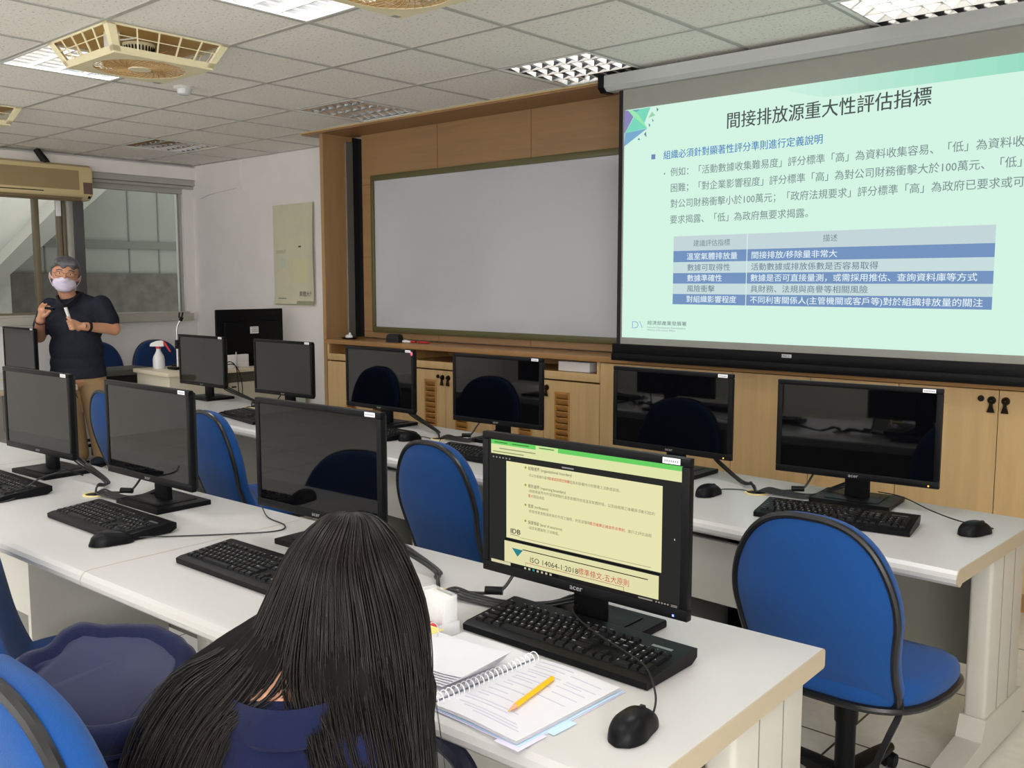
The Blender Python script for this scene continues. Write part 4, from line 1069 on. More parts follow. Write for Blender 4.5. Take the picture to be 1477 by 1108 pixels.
# ------------------------------------------------------------------ office chairs
def chair(label, loc, rz, fabric, lift=0.0, group='blue office chairs', loose=False):
    """origin on the floor under the column, sitter looks to +y"""
    t = thing('office_chair', label, 'chair', loc, rz, group)
    bm = nb()
    cyl(bm, (0, 0, 0.055), (0, 0, 0.115), 0.04, 0.034, 20)
    base = None
    arms = nb()
    for k in range(5):
        a = 2*PI*k/5+0.3; c, s = math.cos(a), math.sin(a)
        def sec(d, w, zb, zt):
            return [Vector((c*d-s*x, s*d+c*x, z)) for x, z in ((-w, zb), (w, zb), (w, zt-0.006), (w*0.55, zt), (-w*0.55, zt), (-w, zt-0.006))]
        loft(arms, [sec(0.02, 0.030, 0.062, 0.108), sec(0.12, 0.027, 0.068, 0.100), sec(0.24, 0.022, 0.064, 0.086), sec(0.30, 0.018, 0.062, 0.078), sec(0.315, 0.01, 0.064, 0.074)])
    me = bpy.data.meshes.new('tmp'); arms.to_mesh(me); arms.free(); bm.from_mesh(me); bpy.data.meshes.remove(me)
    b = obj('star_base', bm, M_BLACK, t)
    for k in range(5):
        a = 2*PI*k/5+0.3; c, s = math.cos(a), math.sin(a)
        w = nb(); p = Vector((c*0.292, s*0.292, 0.0)); d = Vector((-s, c, 0))
        for q in (-1, 1): cyl(w, p+d*(0.006*q)+Vector((c*0.012, s*0.012, 0.025)), p+d*(0.022*q)+Vector((c*0.012, s*0.012, 0.025)), 0.025, 0.021, 18)
        cyl(w, p+Vector((0, 0, 0.045)), p+Vector((0, 0, 0.066)), 0.010, n=10); box(w, p+Vector((-0.006, -0.006, 0.02)), p+Vector((0.006, 0.006, 0.052)))
        obj('caster', w, M_BLACK, b)
    bm = nb(); cyl(bm, (0, 0, 0.10), (0, 0, 0.27+lift), 0.027, n=22); cyl(bm, (0, 0, 0.25+lift), (0, 0, 0.36+lift), 0.031, 0.034, 22); obj('column', bm, M_BLACK, t)
    bm = nb(); box(bm, (-0.10, -0.14, 0.352+lift), (0.10, 0.12, 0.375+lift), 0.006)
    sweep(bm, [(0.05, 0.02, 0.358+lift), (0.17, 0.04, 0.352+lift)], 0.006, 8)
    obj('mechanism', bm, M_BLACKM, t)
    # seat: rounded squircle with a waterfall front
    bm = nb(); n = 44
    def ring(s, z, dz):
        out = []
        for k in range(n):
            a = 2*PI*k/n; c, q = math.cos(a), math.sin(a)
            x = 0.252*math.copysign(abs(c)**0.62, c); y = 0.236*math.copysign(abs(q)**0.62, q)
            zz = z-dz*max(0, (y*s-0.08)/0.14)**2*0.035 if y > 0 else z
            out.append(Vector((x*s*(1-0.08*(y < 0)*abs(y)/0.22), y*s+0.03, zz+lift)))
        return out
    loft(bm, [ring(0.90, 0.380, 0), ring(0.97, 0.388, 0.6), ring(1.0, 0.410, 0.9), ring(0.995, 0.432, 1), ring(0.96, 0.449, 1), ring(0.86, 0.459, 1), ring(0.55, 0.456, 1), ring(0.05, 0.452, 1)])
    obj('seat', bm, fabric, t, True, 60)
    bm = nb(); sweep(bm, [p for p in ring(1.0, 0.392, 0.7)], 0.011, 8, True); obj('seat_piping', bm, M_PIPING, t)
    # backrest shell
    half = [(0.0, 0.875), (0.06, 0.871), (0.115, 0.852), (0.16, 0.815), (0.193, 0.762), (0.214, 0.70), (0.220, 0.635), (0.212, 0.575), (0.205, 0.52), (0.203, 0.47), (0.204, 0.43), (0.196, 0.402), (0.16, 0.390), (0.07, 0.386), (0.0, 0.386)]
    prof = half+[(-x, z) for x, z in reversed(half[1:-1])]
    prof = [(p.x, p.y) for p in smooth_path([(x, z, 0) for x, z in prof], 3, True)] if False else prof
    dense = []
    pp = smooth_path([(x, z, 0) for x, z in prof], 3, True)
    dense = [(p.x, p.y) for p in pp]
    ZM = 0.63
    def shell(x, z, off):
        h = (z-0.39)/0.485
        y = -0.165-0.105*h-0.035*math.sin(PI*min(1, max(0, h)))+0.50*x*x
        return Vector((x, y+off, z+lift))
    def R_(s, off): return [shell(x*s, ZM+(z-ZM)*s, off) for x, z in dense]
    bm = nb(); loft(bm, [R_(0.03, -0.020), R_(0.4, -0.019), R_(0.75, -0.015), R_(0.93, -0.008), R_(0.975, 0.0)]); bk = obj('backrest_panel', bm, fabric, t, True, 70)
    bm = nb(); loft(bm, [R_(0.975, 0.0), R_(1.0, 0.008), R_(1.005, 0.026), R_(0.985, 0.042), R_(0.92, 0.054), R_(0.7, 0.056), R_(0.4, 0.052), R_(0.03, 0.05)]); obj('backrest_cushion', bm, fabric, t, True, 70)
    bm = nb(); sweep(bm, R_(0.985, -0.003), 0.0095, 8, True); obj('backrest_piping', bm, M_PIPING, t)
    bm = nb()
    loft(bm, [[Vector((-0.035, y-0.008, z)), Vector((0.035, y-0.008, z)), Vector((0.035, y, z)), Vector((-0.035, y, z))] for y, z in ((-0.10, 0.366+lift), (-0.135, 0.366+lift), (-0.150, 0.385+lift), (-0.152, 0.41+lift))])
    obj('back_bracket', bm, M_BLACKM, t)
    if loose:
        bm = nb(); sweep(bm, smooth_path([(0.200, -0.155, 0.425), (0.20, -0.152, 0.385), (0.186, -0.18, 0.33), (0.168, -0.21, 0.25), (0.172, -0.208, 0.16), (0.178, -0.20, 0.08)], 6), 0.008, 8, prof=[(1, .35), (-1, .35), (-1, -.35), (1, -.35)]); obj('loose_piping', bm, M_PIPING, t)
    return t
chair('blue office chair with loose black edge strip hanging, tucked at the desk below the slide', (-0.965, 2.475, 0), math.radians(-2), M_BLUE, loose=True)
chair('blue office chair with a pale scratch high on its back, left of the lit monitor', (-2.455, 2.60, 0), math.radians(-4), M_BLUE)
chair('blue office chair behind the monitor that mirrors a mouse, its black edge shining', (-3.80, 2.50, 0), math.radians(-6), M_BLUE)
chair('blue office chair showing one edge before the khaki trousers of the man', (-4.95, 2.57, 0), math.radians(-2), M_BLUE)
chair('blue office chair the long-haired woman sits on, its curved edge in the bottom corner', (-1.158, 0.655, 0), math.radians(0), M_BLUE, 0.125)
chair('blue office chair with empty seat pushed under the desk behind the navy jacket', (-2.655, 1.125, 0), math.radians(-24), M_BLUE, -0.07)
chair('dark blue office chair behind the spray bottle', (-7.77, 4.22, 0), math.radians(-90), M_BLUED, 0.06)
chair('dark blue office chair behind the black table, half hidden by the standing man', (-8.02, 3.80, 0), math.radians(-90), M_BLUED, 0.05)
# ------------------------------------------------------------------ teacher desk and what stands on it
M_CRTOP = mat('cream_desk_top', rgb(214, 204, 182), 0.4)
M_CRPAN = mat('cream_desk_panel', rgb(196, 190, 172), 0.5)
TZ = 0.76
t = thing('teacher_desk', 'cream teacher desk with a spray bottle on it beside the poster wall', 'desk', (-6.72, 3.63, 0), math.radians(-3))
L = 1.27; W = 0.62
bm = nb(); box(bm, (-W, 0, TZ-0.032), (0.0, L, TZ), 0.006); obj('tabletop', bm, M_CRTOP, t)
bm = nb(); box(bm, (-W+0.03, 0.02, 0.02), (-0.02, 0.46, TZ-0.033), 0.003); obj('pedestal', bm, M_CRPAN, t)
bm = nb(); box(bm, (-W+0.05, 0.46, 0.10), (-0.06, L-0.02, TZ-0.12)); obj('panel', bm, M_CRPAN, t)
bm = nb(); box(bm, (-W+0.06, 0.46, TZ-0.12), (-0.09, L-0.02, TZ-0.033)); obj('drawer_recess', bm, mat('brown_grey_recess', rgb(92, 86, 76), 0.7), t)
bm = nb(); box(bm, (-0.06, 0.455, 0.02), (-0.022, 0.51, TZ-0.034), 0.002); obj('upright', bm, M_CRPAN, t)
bm = nb(); box(bm, (-0.0605, 0.56, 0.60), (-0.052, 0.60, 0.612), 0.002); obj('lock_slot', bm, M_BLACK, t)
bm = nb(); box(bm, (-0.062, 1.02, 0.30), (-0.056, 1.22, 0.60)); tag(obj('paper_notice', bm, mat('pale_green_paper', rgb(196, 206, 194), 0.8)), 'pale green paper sheet hanging on the teacher desk beside the wood pillar', 'paper')
bpy.data.objects['paper_notice'].location = (-6.65, 3.66, 0.06)

t = thing('spray_bottle', 'white spray bottle with red trigger standing on the cream teacher desk', 'bottle', (-7.17, 3.80, TZ), math.radians(40))
bm = nb(); lathe(bm, [(0, 0), (0.043, 0), (0.046, 0.006), (0.046, 0.075), (0.040, 0.10), (0.026, 0.125), (0.017, 0.145), (0.016, 0.168), (0, 0.168)], 28); obj('bottle', bm, mat('milky_bottle', rgb(226, 228, 232), 0.3), t)
bm = nb(); cyl(bm, (0, 0, 0.160), (0, 0, 0.178), 0.019, n=22); obj('collar', bm, mat('red_plastic', rgb(196, 44, 46), 0.35), t)
bm = nb(); loft(bm, [[Vector((x, y, z)) for y, z in ((-w, 0.178), (w, 0.178), (w, zt), (-w, zt))] for x, w, zt in ((-0.068, 0.004, 0.192), (-0.055, 0.009, 0.205), (-0.01, 0.014, 0.222), (0.03, 0.013, 0.226), (0.045, 0.010, 0.220))]); obj('nozzle_head', bm, M_WHITE_METAL, t)
bm = nb(); sweep(bm, smooth_path([(0.028, 0, 0.222), (0.05, 0, 0.205), (0.072, 0, 0.175), (0.096, 0, 0.135)], 5), [0.011, 0.011, 0.010, 0.010, 0.010, 0.010, 0.010, 0.009, 0.009, 0.009, 0.009, 0.008, 0.008, 0.007, 0.007, 0.006][:16], 8); obj('trigger', bm, MATS['red_plastic'], t)

t = thing('gooseneck_microphone', 'gooseneck microphone with silver neck and empty black clip on the teacher desk', 'microphone', (-6.98, 3.86, TZ), 0)
bm = nb(); box(bm, (-0.075, -0.055, 0), (0.06, 0.05, 0.022), 0.006); obj('base', bm, M_BLACK, t)
bm = nb(); cyl(bm, (0, 0, 0.02), (0, 0, 0.17), 0.011, n=14); obj('stem', bm, M_STEEL, t)
bm = nb(); cyl(bm, (0, 0, 0.165), (0, 0, 0.235), 0.019, 0.017, 16); obj('grip', bm, M_BLACK, t)
bm = nb(); sweep(bm, smooth_path([(0, 0, 0.23), (0, 0, 0.30), (0.004, 0.006, 0.345), (0.022, 0.022, 0.39)], 6), 0.007, 10); obj('neck', bm, M_STEEL, t)
bm = nb(); cyl(bm, (0.022, 0.022, 0.386), (0.03, 0.03, 0.415), 0.013, 0.016, 14); loft(bm, [[Vector((0.03+x, 0.03+x*0.8, z)) for x, z in ((-0.02, 0.41), (-0.012, 0.41), (-0.008, 0.45), (-0.016, 0.455))], [Vector((0.035+x, 0.024+x*0.8, z)) for x, z in ((-0.02, 0.41), (-0.012, 0.41), (-0.008, 0.45), (-0.016, 0.455))]])
loft(bm, [[Vector((0.045+x, 0.045+x*0.8, z)) for x, z in ((-0.02, 0.41), (-0.012, 0.41), (-0.004, 0.452), (-0.012, 0.456))], [Vector((0.05+x, 0.039+x*0.8, z)) for x, z in ((-0.02, 0.41), (-0.012, 0.41), (-0.004, 0.452), (-0.012, 0.456))]])
obj('microphone_clip', bm, M_BLACK, t)
bm = nb(); box(bm, (-7.16, 3.90, TZ), (-7.06, 4.03, TZ+0.028), 0.006); tag(obj('wireless_receiver', bm, M_BLACK), 'small flat black box beside the spray bottle on the teacher desk', 'electronics')

t = thing('large_display', 'large black display seen from its back, white sticker in the middle, below the poster', 'display', (-6.92, 4.49, TZ), math.radians(-90))
bm = nb(); box(bm, (-0.32, -0.012, 0.055), (0.32, 0.012, 0.468), 0.006); box(bm, (-0.26, 0.012, 0.08), (0.26, 0.04, 0.37), 0.012); obj('back_cover', bm, M_BLACK, t)
bm = nb(); box(bm, (-0.318, -0.014, 0.058), (0.318, -0.0115, 0.465)); obj('screen', bm, M_SCREEN, t, False)
bm = nb(); box(bm, (-0.05, 0.0, 0.01), (0.05, 0.03, 0.10), 0.005); box(bm, (-0.20, -0.10, 0), (0.20, 0.10, 0.014), 0.005); obj('stand', bm, M_BLACK, t)
bm = nb(); box(bm, (-0.055, 0.0395, 0.265), (0.025, 0.0412, 0.322)); obj('sticker', bm, M_LABEL, t, False)
bm = nb()
for k in range(5): box(bm, (-0.05, 0.0405, 0.275+k*0.009), (0.018-0.01*(k % 2), 0.0416, 0.279+k*0.009))
obj('sticker_print', bm, M_INKG, t, False)
bm = nb()
for k in range(12): box(bm, (-0.30+k*0.012, 0.0115, 0.42), (-0.293+k*0.012, 0.0128, 0.45))
obj('vent', bm, M_VOID, t, False)
bm = nb(); box(bm, (-6.80, 4.17, TZ+0.045), (-6.765, 4.37, TZ+0.105), 0.004); box(bm, (-6.80, 4.17, TZ), (-6.765, 4.37, TZ+0.046), 0.003)
tag(obj('switch_box', bm, M_LABEL), 'white box in front of the big black display on the teacher desk', 'box')
t = thing('desk_cables', 'tangle of thin black cables hanging off the teacher desk edge', 'cables', (-6.70, 4.16, TZ))
for pts in ([(0.0, -0.08, 0.03), (0.02, -0.02, 0.06), (0.03, 0.03, 0.01), (0.035, 0.04, -0.12), (0.03, 0.05, -0.30), (0.02, 0.045, -0.42)], [(0.0, -0.1, 0.02), (0.02, 0.0, 0.04), (0.035, 0.05, -0.02), (0.04, 0.075, -0.16), (0.035, 0.06, -0.34)]):
    bm = nb(); sweep(bm, smooth_path(pts, 7), 0.004, 6); obj('cable', bm, M_CABLE, t)
t = thing('desk_stand', 'thin silver pen-like stand before the white box on the teacher desk', 'stand', (-6.745, 4.24, TZ))
bm = nb(); cyl(bm, (0, 0, 0), (0, 0, 0.012), 0.02, n=14); cyl(bm, (0, 0, 0.01), (0, 0, 0.13), 0.006, 0.005, 10); obj('rod', bm, M_STEEL, t)

t = thing('low_table', 'low black table with grey top between the standing man and the teacher desk', 'table', (-7.68, 3.74, 0))
bm = nb(); box(bm, (-0.22, -0.22, 0.69), (0.16, 0.22, 0.735), 0.004); obj('tabletop', bm, mat('dark_grey_top', rgb(84, 82, 78), 0.5), t)
bm = nb(); box(bm, (0.10, -0.21, 0.02), (0.12, 0.21, 0.69)); obj('front_panel', bm, M_BLACKM, t, False)
for y in (-0.20, 0.17):
    bm = nb(); box(bm, (-0.20, y, 0), (0.14, y+0.03, 0.69)); obj('leg', bm, M_BLACKM, t, False)

# ------------------------------------------------------------------ poster
t = thing('wall_poster', 'faded cream hanging poster with black university lettering on the wall by the pillar', 'poster', (-7.20, YF-0.002, 1.25))
M_POS = mat('faded_poster_paper', rgb(206, 202, 178), 0.7, var=0.06, vscale=5)
PW, PH = 0.592, 0.873
def pp_(x, z, d=0.0):
    curl = 0.012+0.02*max(0, (x/PW-0.8)/0.2)**2*(0.4+0.6*math.sin(PI*z/PH))+0.018*max(0, (0.12-z)/0.12)**2
    return Vector((x, -curl-d, z))
bm = nb(); nx, nz = 16, 24
V = [[bm.verts.new(pp_(PW*i/nx, PH*j/nz)) for i in range(nx+1)] for j in range(nz+1)]
V2 = [[bm.verts.new(pp_(PW*i/nx, PH*j/nz)+Vector((0, 0.0012, 0))) for i in range(nx+1)] for j in range(nz+1)]
for j in range(nz):
    for i in range(nx):
        bm.faces.new((V[j][i], V[j][i+1], V[j+1][i+1], V[j+1][i])); bm.faces.new((V2[j][i], V2[j+1][i], V2[j+1][i+1], V2[j][i+1]))
obj('sheet', bm, M_POS, t)
def patch(name, x0, z0, x1, z1, m, d=0.0006):
    bm = nb(); n = 6
    A = [[bm.verts.new(pp_(x0+(x1-x0)*i/n, z0+(z1-z0)*j/n, d)) for i in range(n+1)] for j in range(n+1)]
    for j in range(n):
        for i in range(n): bm.faces.new((A[j][i], A[j][i+1], A[j+1][i+1], A[j+1][i]))
    obj(name, bm, m, t)
patch('printed_block', 0.02, 0.32, 0.20, 0.44, mat('poster_green_tint', rgb(200, 202, 180), 0.7)); patch('printed_block', 0.28, 0.20, 0.49, 0.40, mat('poster_yellow_tint', rgb(207, 203, 164), 0.7))
patch('printed_block', 0.11, 0.33, 0.18, 0.40, mat('poster_teal_tint', rgb(192, 198, 180), 0.7), 0.0009); patch('printed_block', 0.04, 0.20, 0.19, 0.30, mat('poster_pink_tint', rgb(208, 199, 177), 0.7))
patch('printed_strip', 0.34, 0.005, 0.59, 0.04, mat('poster_olive', rgb(150, 150, 124), 0.7)); patch('printed_strip', 0.03, 0.004, 0.34, 0.012, mat('poster_dark_strip', rgb(120, 122, 104), 0.7))
patch('ink_spot', 0.365, 0.50, 0.405, 0.513, M_INK)
def ptext(body, x, z, size, m, w):
    bm = nb(); text_bm(bm, body, size, Matrix.Translation((x, -0.0165, z)) @ Matrix.Rotation(PI/2, 4, 'X'), width=w); obj('printed_text', bm, m, t, False)
ptext('真理大學', 0.368, 0.082, 0.05, M_INK, 0.195); ptext('Aletheia University', 0.37, 0.058, 0.016, M_INKG, 0.19)
patch('printed_line', 0.06, 0.055, 0.18, 0.066, mat('poster_grey', rgb(140, 142, 122), 0.7)); 
ptext('2007', 0.035, 0.45, 0.05, mat('poster_pale_grey', rgb(180, 186, 168), 0.7), 0.15)

# ------------------------------------------------------------------ small things on the ledge
LZ = 1.0245
t = thing('board_eraser', 'black rounded board eraser on the ledge under the whiteboard corner', 'eraser', (-5.11, 4.50, LZ), math.radians(10))
bm = nb(); loft(bm, [[Vector((x*s, y*s, z)) for x, y in ((-0.055, -0.03), (0.055, -0.03), (0.055, 0.03), (-0.055, 0.03))] for z, s in ((0, 1), (0.03, 1.0), (0.05, 0.9), (0.06, 0.6))]); obj('felt_body', bm, M_BLACKM, t)
def marker(x, y, a, body, cap, label):
    t = thing('board_marker', label, 'marker', (x, y, LZ+0.0085), math.radians(a), 'markers on the ledge')
    bm = nb(); cyl(bm, (-0.06, 0, 0), (0.02, 0, 0), 0.0085, n=14); obj('barrel', bm, body, t)
    bm = nb(); cyl(bm, (0.02, 0, 0), (0.065, 0, 0), 0.0085, 0.007, 14); obj('cap', bm, cap, t)
M_RED = mat('marker_red', rgb(186, 48, 40), 0.4)
marker(-5.05, 4.56, -6, M_LABEL, M_BLACK, 'white board marker with dark cap lying next to the black eraser')
marker(-4.98, 4.52, 4, M_LABEL, M_RED, 'white board marker with red cap in the middle of the three markers')
marker(-4.84, 4.53, -8, M_RED, M_RED, 'red board marker farthest from the black eraser')
t = thing('chalk_dish', 'small black dish with a white lump on the ledge by the pillar', 'dish', (-5.66, 4.53, LZ), 0)
bm = nb(); lathe(bm, [(0, 0), (0.05, 0), (0.06, 0.012), (0.052, 0.012), (0.046, 0.005), (0, 0.005)], 24, Matrix.Diagonal((1.3, 0.8, 1, 1))); obj('dish', bm, M_BLACK, t)
bm = nb(); ball(bm, (0.0, 0, 0.018), 0.022, (1.7, 1, 0.8)); ball(bm, (0.012, 0, 0.034), 0.012, (0.8, 0.8, 1.4)); obj('lump', bm, M_LABEL, t)

# ------------------------------------------------------------------ notebook, pencil and holder on the near desk
NZ = DESK+0.0008
t = thing('ring_binder_notebook', 'open ring-bound handout with blue tab dividers on the near desk', 'notebook', (-1.185, 1.265, NZ), math.radians(-1.5))
H2 = 0.145
def sheet(name, x0, x1, y0, y1, z, m, bow=0.004):
    bm = nb(); n = 10; sgn = 1 if x1 > x0 else -1
    top, bot = [], []
    for i in range(n+1):
        f = i/n; x = x0+(x1-x0)*f
        zz = z+bow*math.sin(PI*min(1, f*1.15))*(1-f*0.4)
        top.append((x, zz+0.0006)); bot.append((x, zz))
    loft(bm, [[Vector((x, y, q)) for x, q in top+bot[::-1]] for y in (y0, y1)])
    return obj(name, bm, m, t)
M_TABB = mat('pale_blue_tab', rgb(188, 214, 236), 0.5); M_TABL = mat('pale_lilac_tab', rgb(214, 210, 234), 0.5)
sheet('cover', 0.006, 0.218, -H2-0.002, H2+0.002, 0.0, M_TABL, 0.001); sheet('divider', 0.006, 0.216, -H2, H2, 0.0016, M_TABB, 0.002)
for k in range(3): sheet('page', 0.005, 0.211-0.001*k, -H2+0.001*k, H2-0.0015*k, 0.0040+0.0017*k, M_PAPER, 0.004)
sheet('cover', -0.006, -0.218, -H2-0.002, H2+0.002, 0.0, M_TABL, 0.001); sheet('divider', -0.006, -0.216, -H2, H2, 0.0016, M_TABB, 0.002)
for k in range(2): sheet('page', -0.005, -0.211+0.001*k, -H2+0.001*k, H2-0.0015*k, 0.0040+0.0017*k, M_PAPER, 0.004)
bm = nb(); box(bm, (0.205, -0.075, 0.0008), (0.232, -0.015, 0.0016)); obj('tab', bm, M_TABB, t)
bm = nb(); box(bm, (0.17, -H2-0.012, 0.0008), (0.225, -0.085, 0.0013)); obj('tab', bm, M_TABL, t)
bm = nb(); box(bm, (-0.232, 0.02, 0.0008), (-0.205, 0.10, 0.0016)); obj('tab', bm, M_TABB, t)
for k in range(22):
    bm = nb(); y = -H2+0.008+k*0.0129
    sweep(bm, [(0.013*math.cos(a), y+0.003*math.sin(a*0.5), 0.010+0.011*math.sin(a)) for a in [PI*1.15*q/12-0.2 for q in range(13)]], 0.0011, 6); obj('ring', bm, M_LABEL, t)
bm = nb(); random.seed(3)
def line(x0, x1, y, z):
    x = x0
    while x < x1:
        w = random.uniform(0.0022, 0.0032); box(bm, (x, y-0.0014, z), (min(x+w, x1), y+0.0014, z+0.0002)); x += w+0.0009
def ztop(x): 
    f = (x-0.005)/0.206; return 0.0074+0.0007+0.004*math.sin(PI*min(1, f*1.15))*(1-f*0.4)
def tline(x0, x1, y):
    x = x0
    while x < x1-0.002:
        w = random.uniform(0.0022, 0.0032); z = ztop(x+w/2); box(bm, (x, y-0.0014, z), (x+w, y+0.0014, z+0.0003)); x += w+0.001
for y, segs in ((0.128, [(0.02, 0.11)]), (0.112, [(0.025, 0.10), (0.115, 0.19)]), (0.102, [(0.03, 0.085)]), (0.086, [(0.03, 0.11), (0.125, 0.195)]), (0.077, [(0.035, 0.095), (0.125, 0.17)]), (0.062, [(0.02, 0.07), (0.12, 0.19)]), (0.048, [(0.03, 0.12)]), (0.038, [(0.03, 0.085), (0.13, 0.19)]),
                (0.020, [(0.035, 0.10)]), (0.010, [(0.035, 0.06), (0.12, 0.185)]), (-0.008, [(0.03, 0.125)]), (-0.026, [(0.03, 0.08)]), (-0.044, [(0.03, 0.11)]), (-0.054, [(0.03, 0.06)]), (-0.072, [(0.02, 0.15)]), (-0.082, [(0.025, 0.13)]), (-0.10, [(0.03, 0.17)]), (-0.108, [(0.05, 0.18)]), (-0.116, [(0.08, 0.19)])):
    for a, b in segs: tline(a, b, y)
obj('printed_text', bm, mat('pale_print', rgb(186, 188, 206), 0.8), t, False)
# loose half-size sheets lying on the notebook, clipped with a ring
for k in range(6):
    o_ = thing('card_sheet', 'white half-size sheet in the small fanned stack lying on the open notebook', 'paper', (-1.30+0.0035*k, 1.245+0.002*k, NZ+0.0145+0.0035*k), math.radians(-3+1.6*k), 'fanned white sheets on the notebook')
    bm = nb(); loft(bm, [[Vector((x, y, z+0.004*(x/0.1)**2)) for x, z in ((-0.10, 0), (0, 0), (0.06, 0.0), (0.10, 0.001), (0.10, 0.0016), (0.06, 0.0008), (0, 0.0008), (-0.10, 0.0008))] for y in (-0.075, 0.075)]); obj('sheet', bm, M_PAPER, o_)
t = thing('binder_ring', 'small steel ring with a yellow card clipped to the fanned sheets', 'ring', (-1.375, 1.305, NZ+0.040))
bm = nb(); sweep(bm, [(0.016*math.cos(2*PI*k/24), 0.004*math.sin(2*PI*k/24), 0.004+0.016*math.sin(2*PI*k/24)) for k in range(24)], 0.0013, 6, True); obj('ring', bm, M_STEEL, t)
bm = nb(); box(bm, (-0.06, -0.02, -0.004), (0.0, 0.03, -0.0025)); obj('yellow_card', bm, mat('yellow_card', rgb(220, 206, 120), 0.6), t)
t = thing('pencil', 'yellow pencil lying across the printed page of the notebook', 'pencil', (-1.066, 1.254, NZ+0.0165), math.radians(100.5))
hexp = [(0.0052*math.cos(PI/3*k), 0.0052*math.sin(PI/3*k)) for k in range(6)]
bm = nb(); loft(bm, [[Vector((x, y, z)) for y, z in hexp] for x in (-0.055, 0.082)]); obj('shaft', bm, mat('pencil_yellow', rgb(232, 176, 32), 0.4), t, False)
bm = nb(); loft(bm, [[Vector((-0.055, y, z)) for y, z in hexp], [Vector((-0.073, y*0.35, z*0.35)) for y, z in hexp]]); obj('sharpened_wood', bm, mat('pencil_wood', rgb(214, 156, 124), 0.7), t, False)
bm = nb(); loft(bm, [[Vector((-0.073, y*0.36, z*0.36)) for y, z in hexp], [Vector((-0.080, y*0.12, z*0.12)) for y, z in hexp]]); obj('lead', bm, mat('yellow_lead', rgb(212, 176, 60), 0.5), t, False)

t = thing('clear_holder', 'clear plastic stationery holder beside the hair of the woman, red clip inside', 'holder', (-1.452, 1.385, NZ), math.radians(-10))
M_CLEAR = mat('clear_acrylic', (0.93, 0.94, 0.95), 0.08, spec=0.5, alpha=0.28)
bm = nb(); box(bm, (-0.055, -0.035, 0), (0.045, 0.035, 0.002)); box(bm, (-0.055, -0.035, 0.002), (0.045, -0.033, 0.03)); box(bm, (-0.055, 0.033, 0.002), (0.034, 0.035, 0.085)); box(bm, (-0.055, -0.033, 0.002), (-0.053, 0.033, 0.085)); box(bm, (0.043, -0.033, 0.002), (0.045, 0.033, 0.03)); box(bm, (0.032, -0.002, 0.002), (0.034, 0.033, 0.085))
obj('tray', bm, M_CLEAR, t, False)
bm = nb(); box(bm, (-0.05, 0.005, 0.003), (0.03, 0.03, 0.08), 0.002); obj('white_cards', bm, mat('frosted_white', rgb(226, 226, 226), 0.5), t)
bm = nb(); ball(bm, (0.01, -0.015, 0.02), 0.012, (1.8, 0.5, 0.7), u=14, v=10); obj('red_clip', bm, mat('raspberry_red', rgb(196, 40, 74), 0.4), t)

# bag hanging under the desk edge
t = thing('document_bag', 'tall grey bag with dark navy binding standing on the floor under the notebook desk edge', 'bag', (-1.33, 1.215, 0.021), math.radians(0))
bm = nb()
outl = [(-0.17, 0.0), (0.15, 0.0), (0.166, 0.06), (0.168, 0.25), (0.166, 0.42), (0.150, 0.495), (0.105, 0.536), (0.03, 0.546), (-0.17, 0.53)]
sm_ = [(p.x, p.y) for p in smooth_path([(x, z, 0) for x, z in outl], 5, True)]
prism(bm, sm_, -0.016, 0.016, 'y'); obj('body', bm, mat('grey_nylon', rgb(150, 150, 150), 0.7), t)
bm = nb(); sweep(bm, [(x, 0, z) for x, z in sm_], 0.0205, 8, True); obj('binding', bm, mat('navy_binding', rgb(34, 38, 58), 0.6), t)
bm = nb()
for k in range(8): box(bm, (-0.06+k*0.016, -0.0175, 0.468+0.003*(k % 2)), (-0.048+k*0.016, -0.0155, 0.482))
for r in range(3):
    for k in range(13): box(bm, (-0.07+k*0.012, -0.0175, 0.444-0.016*r), (-0.062+k*0.012, -0.0155, 0.450-0.016*r))
obj('printed_marks', bm, M_INK, t, False)
# ------------------------------------------------------------------ people
M_SKIN = mat('skin', rgb(198, 146, 116), 0.5, spec=0.35, var=0.05, vscale=8)
M_HAIRG = mat('greying_black_hair', rgb(84, 84, 90), 0.42, var=0.45, vscale=26, stretch=(1, 1, 0.35))
M_HAIRB = mat('long_black_hair', rgb(13, 11, 11), 0.7, spec=0.12, var=0.3, vscale=30)
M_SHIRT = mat('dark_navy_knit', rgb(38, 41, 50), 0.85, spec=0.15, bump=0.5, bscale=420, var=0.18, vscale=30)
M_KHAKI = mat('khaki_twill', rgb(176, 148, 112), 0.85, spec=0.15, bump=0.4, bscale=500, var=0.07, vscale=10)
M_NAVY = mat('navy_jersey', rgb(16, 22, 54), 0.85, spec=0.15, bump=0.4, bscale=600, sheen=0.15)
M_SATIN = mat('navy_lining', rgb(15, 22, 60), 0.55, spec=0.45)
M_MASK = mat('lilac_mask', rgb(214, 206, 226), 0.8, bump=0.4, bscale=260)
YAWV = 0.7253

# ---- standing man, local frame: x to the right as seen from the desks, y away, z up
man = thing('person', 'man standing in dark polo shirt, khaki trousers and lilac mask, holding a small microphone', 'person', (-7.505, 3.30, 0), YAWV)
hx, hy, hz = -0.058, -0.02, 1.505
tilt = (0.08, 0.12, 0.42)
def HP(x, y, z):            # point on the tilted head
    return Vector((hx, hy, hz))+Euler(tilt).to_matrix() @ Vector((x*1.1, y, z))
def hand(root, palm_dir, finger_dirs, thumb, scale=1.0):
    """palm capsule chain plus five separate fingers; root = wrist"""
    pr = [('c', root, 0.028*scale, root+palm_dir*0.075*scale, 0.033*scale)]
    for base, pts, r in finger_dirs:
        ch = [(base, r)]
        p = base
        for d, L in pts:
            p = p+d.normalized()*L*scale; ch.append((p, r*0.88)); r *= 0.9
        pr.append(('ch', ch))
    pr.append(('ch', thumb))
    return pr
V_ = Vector
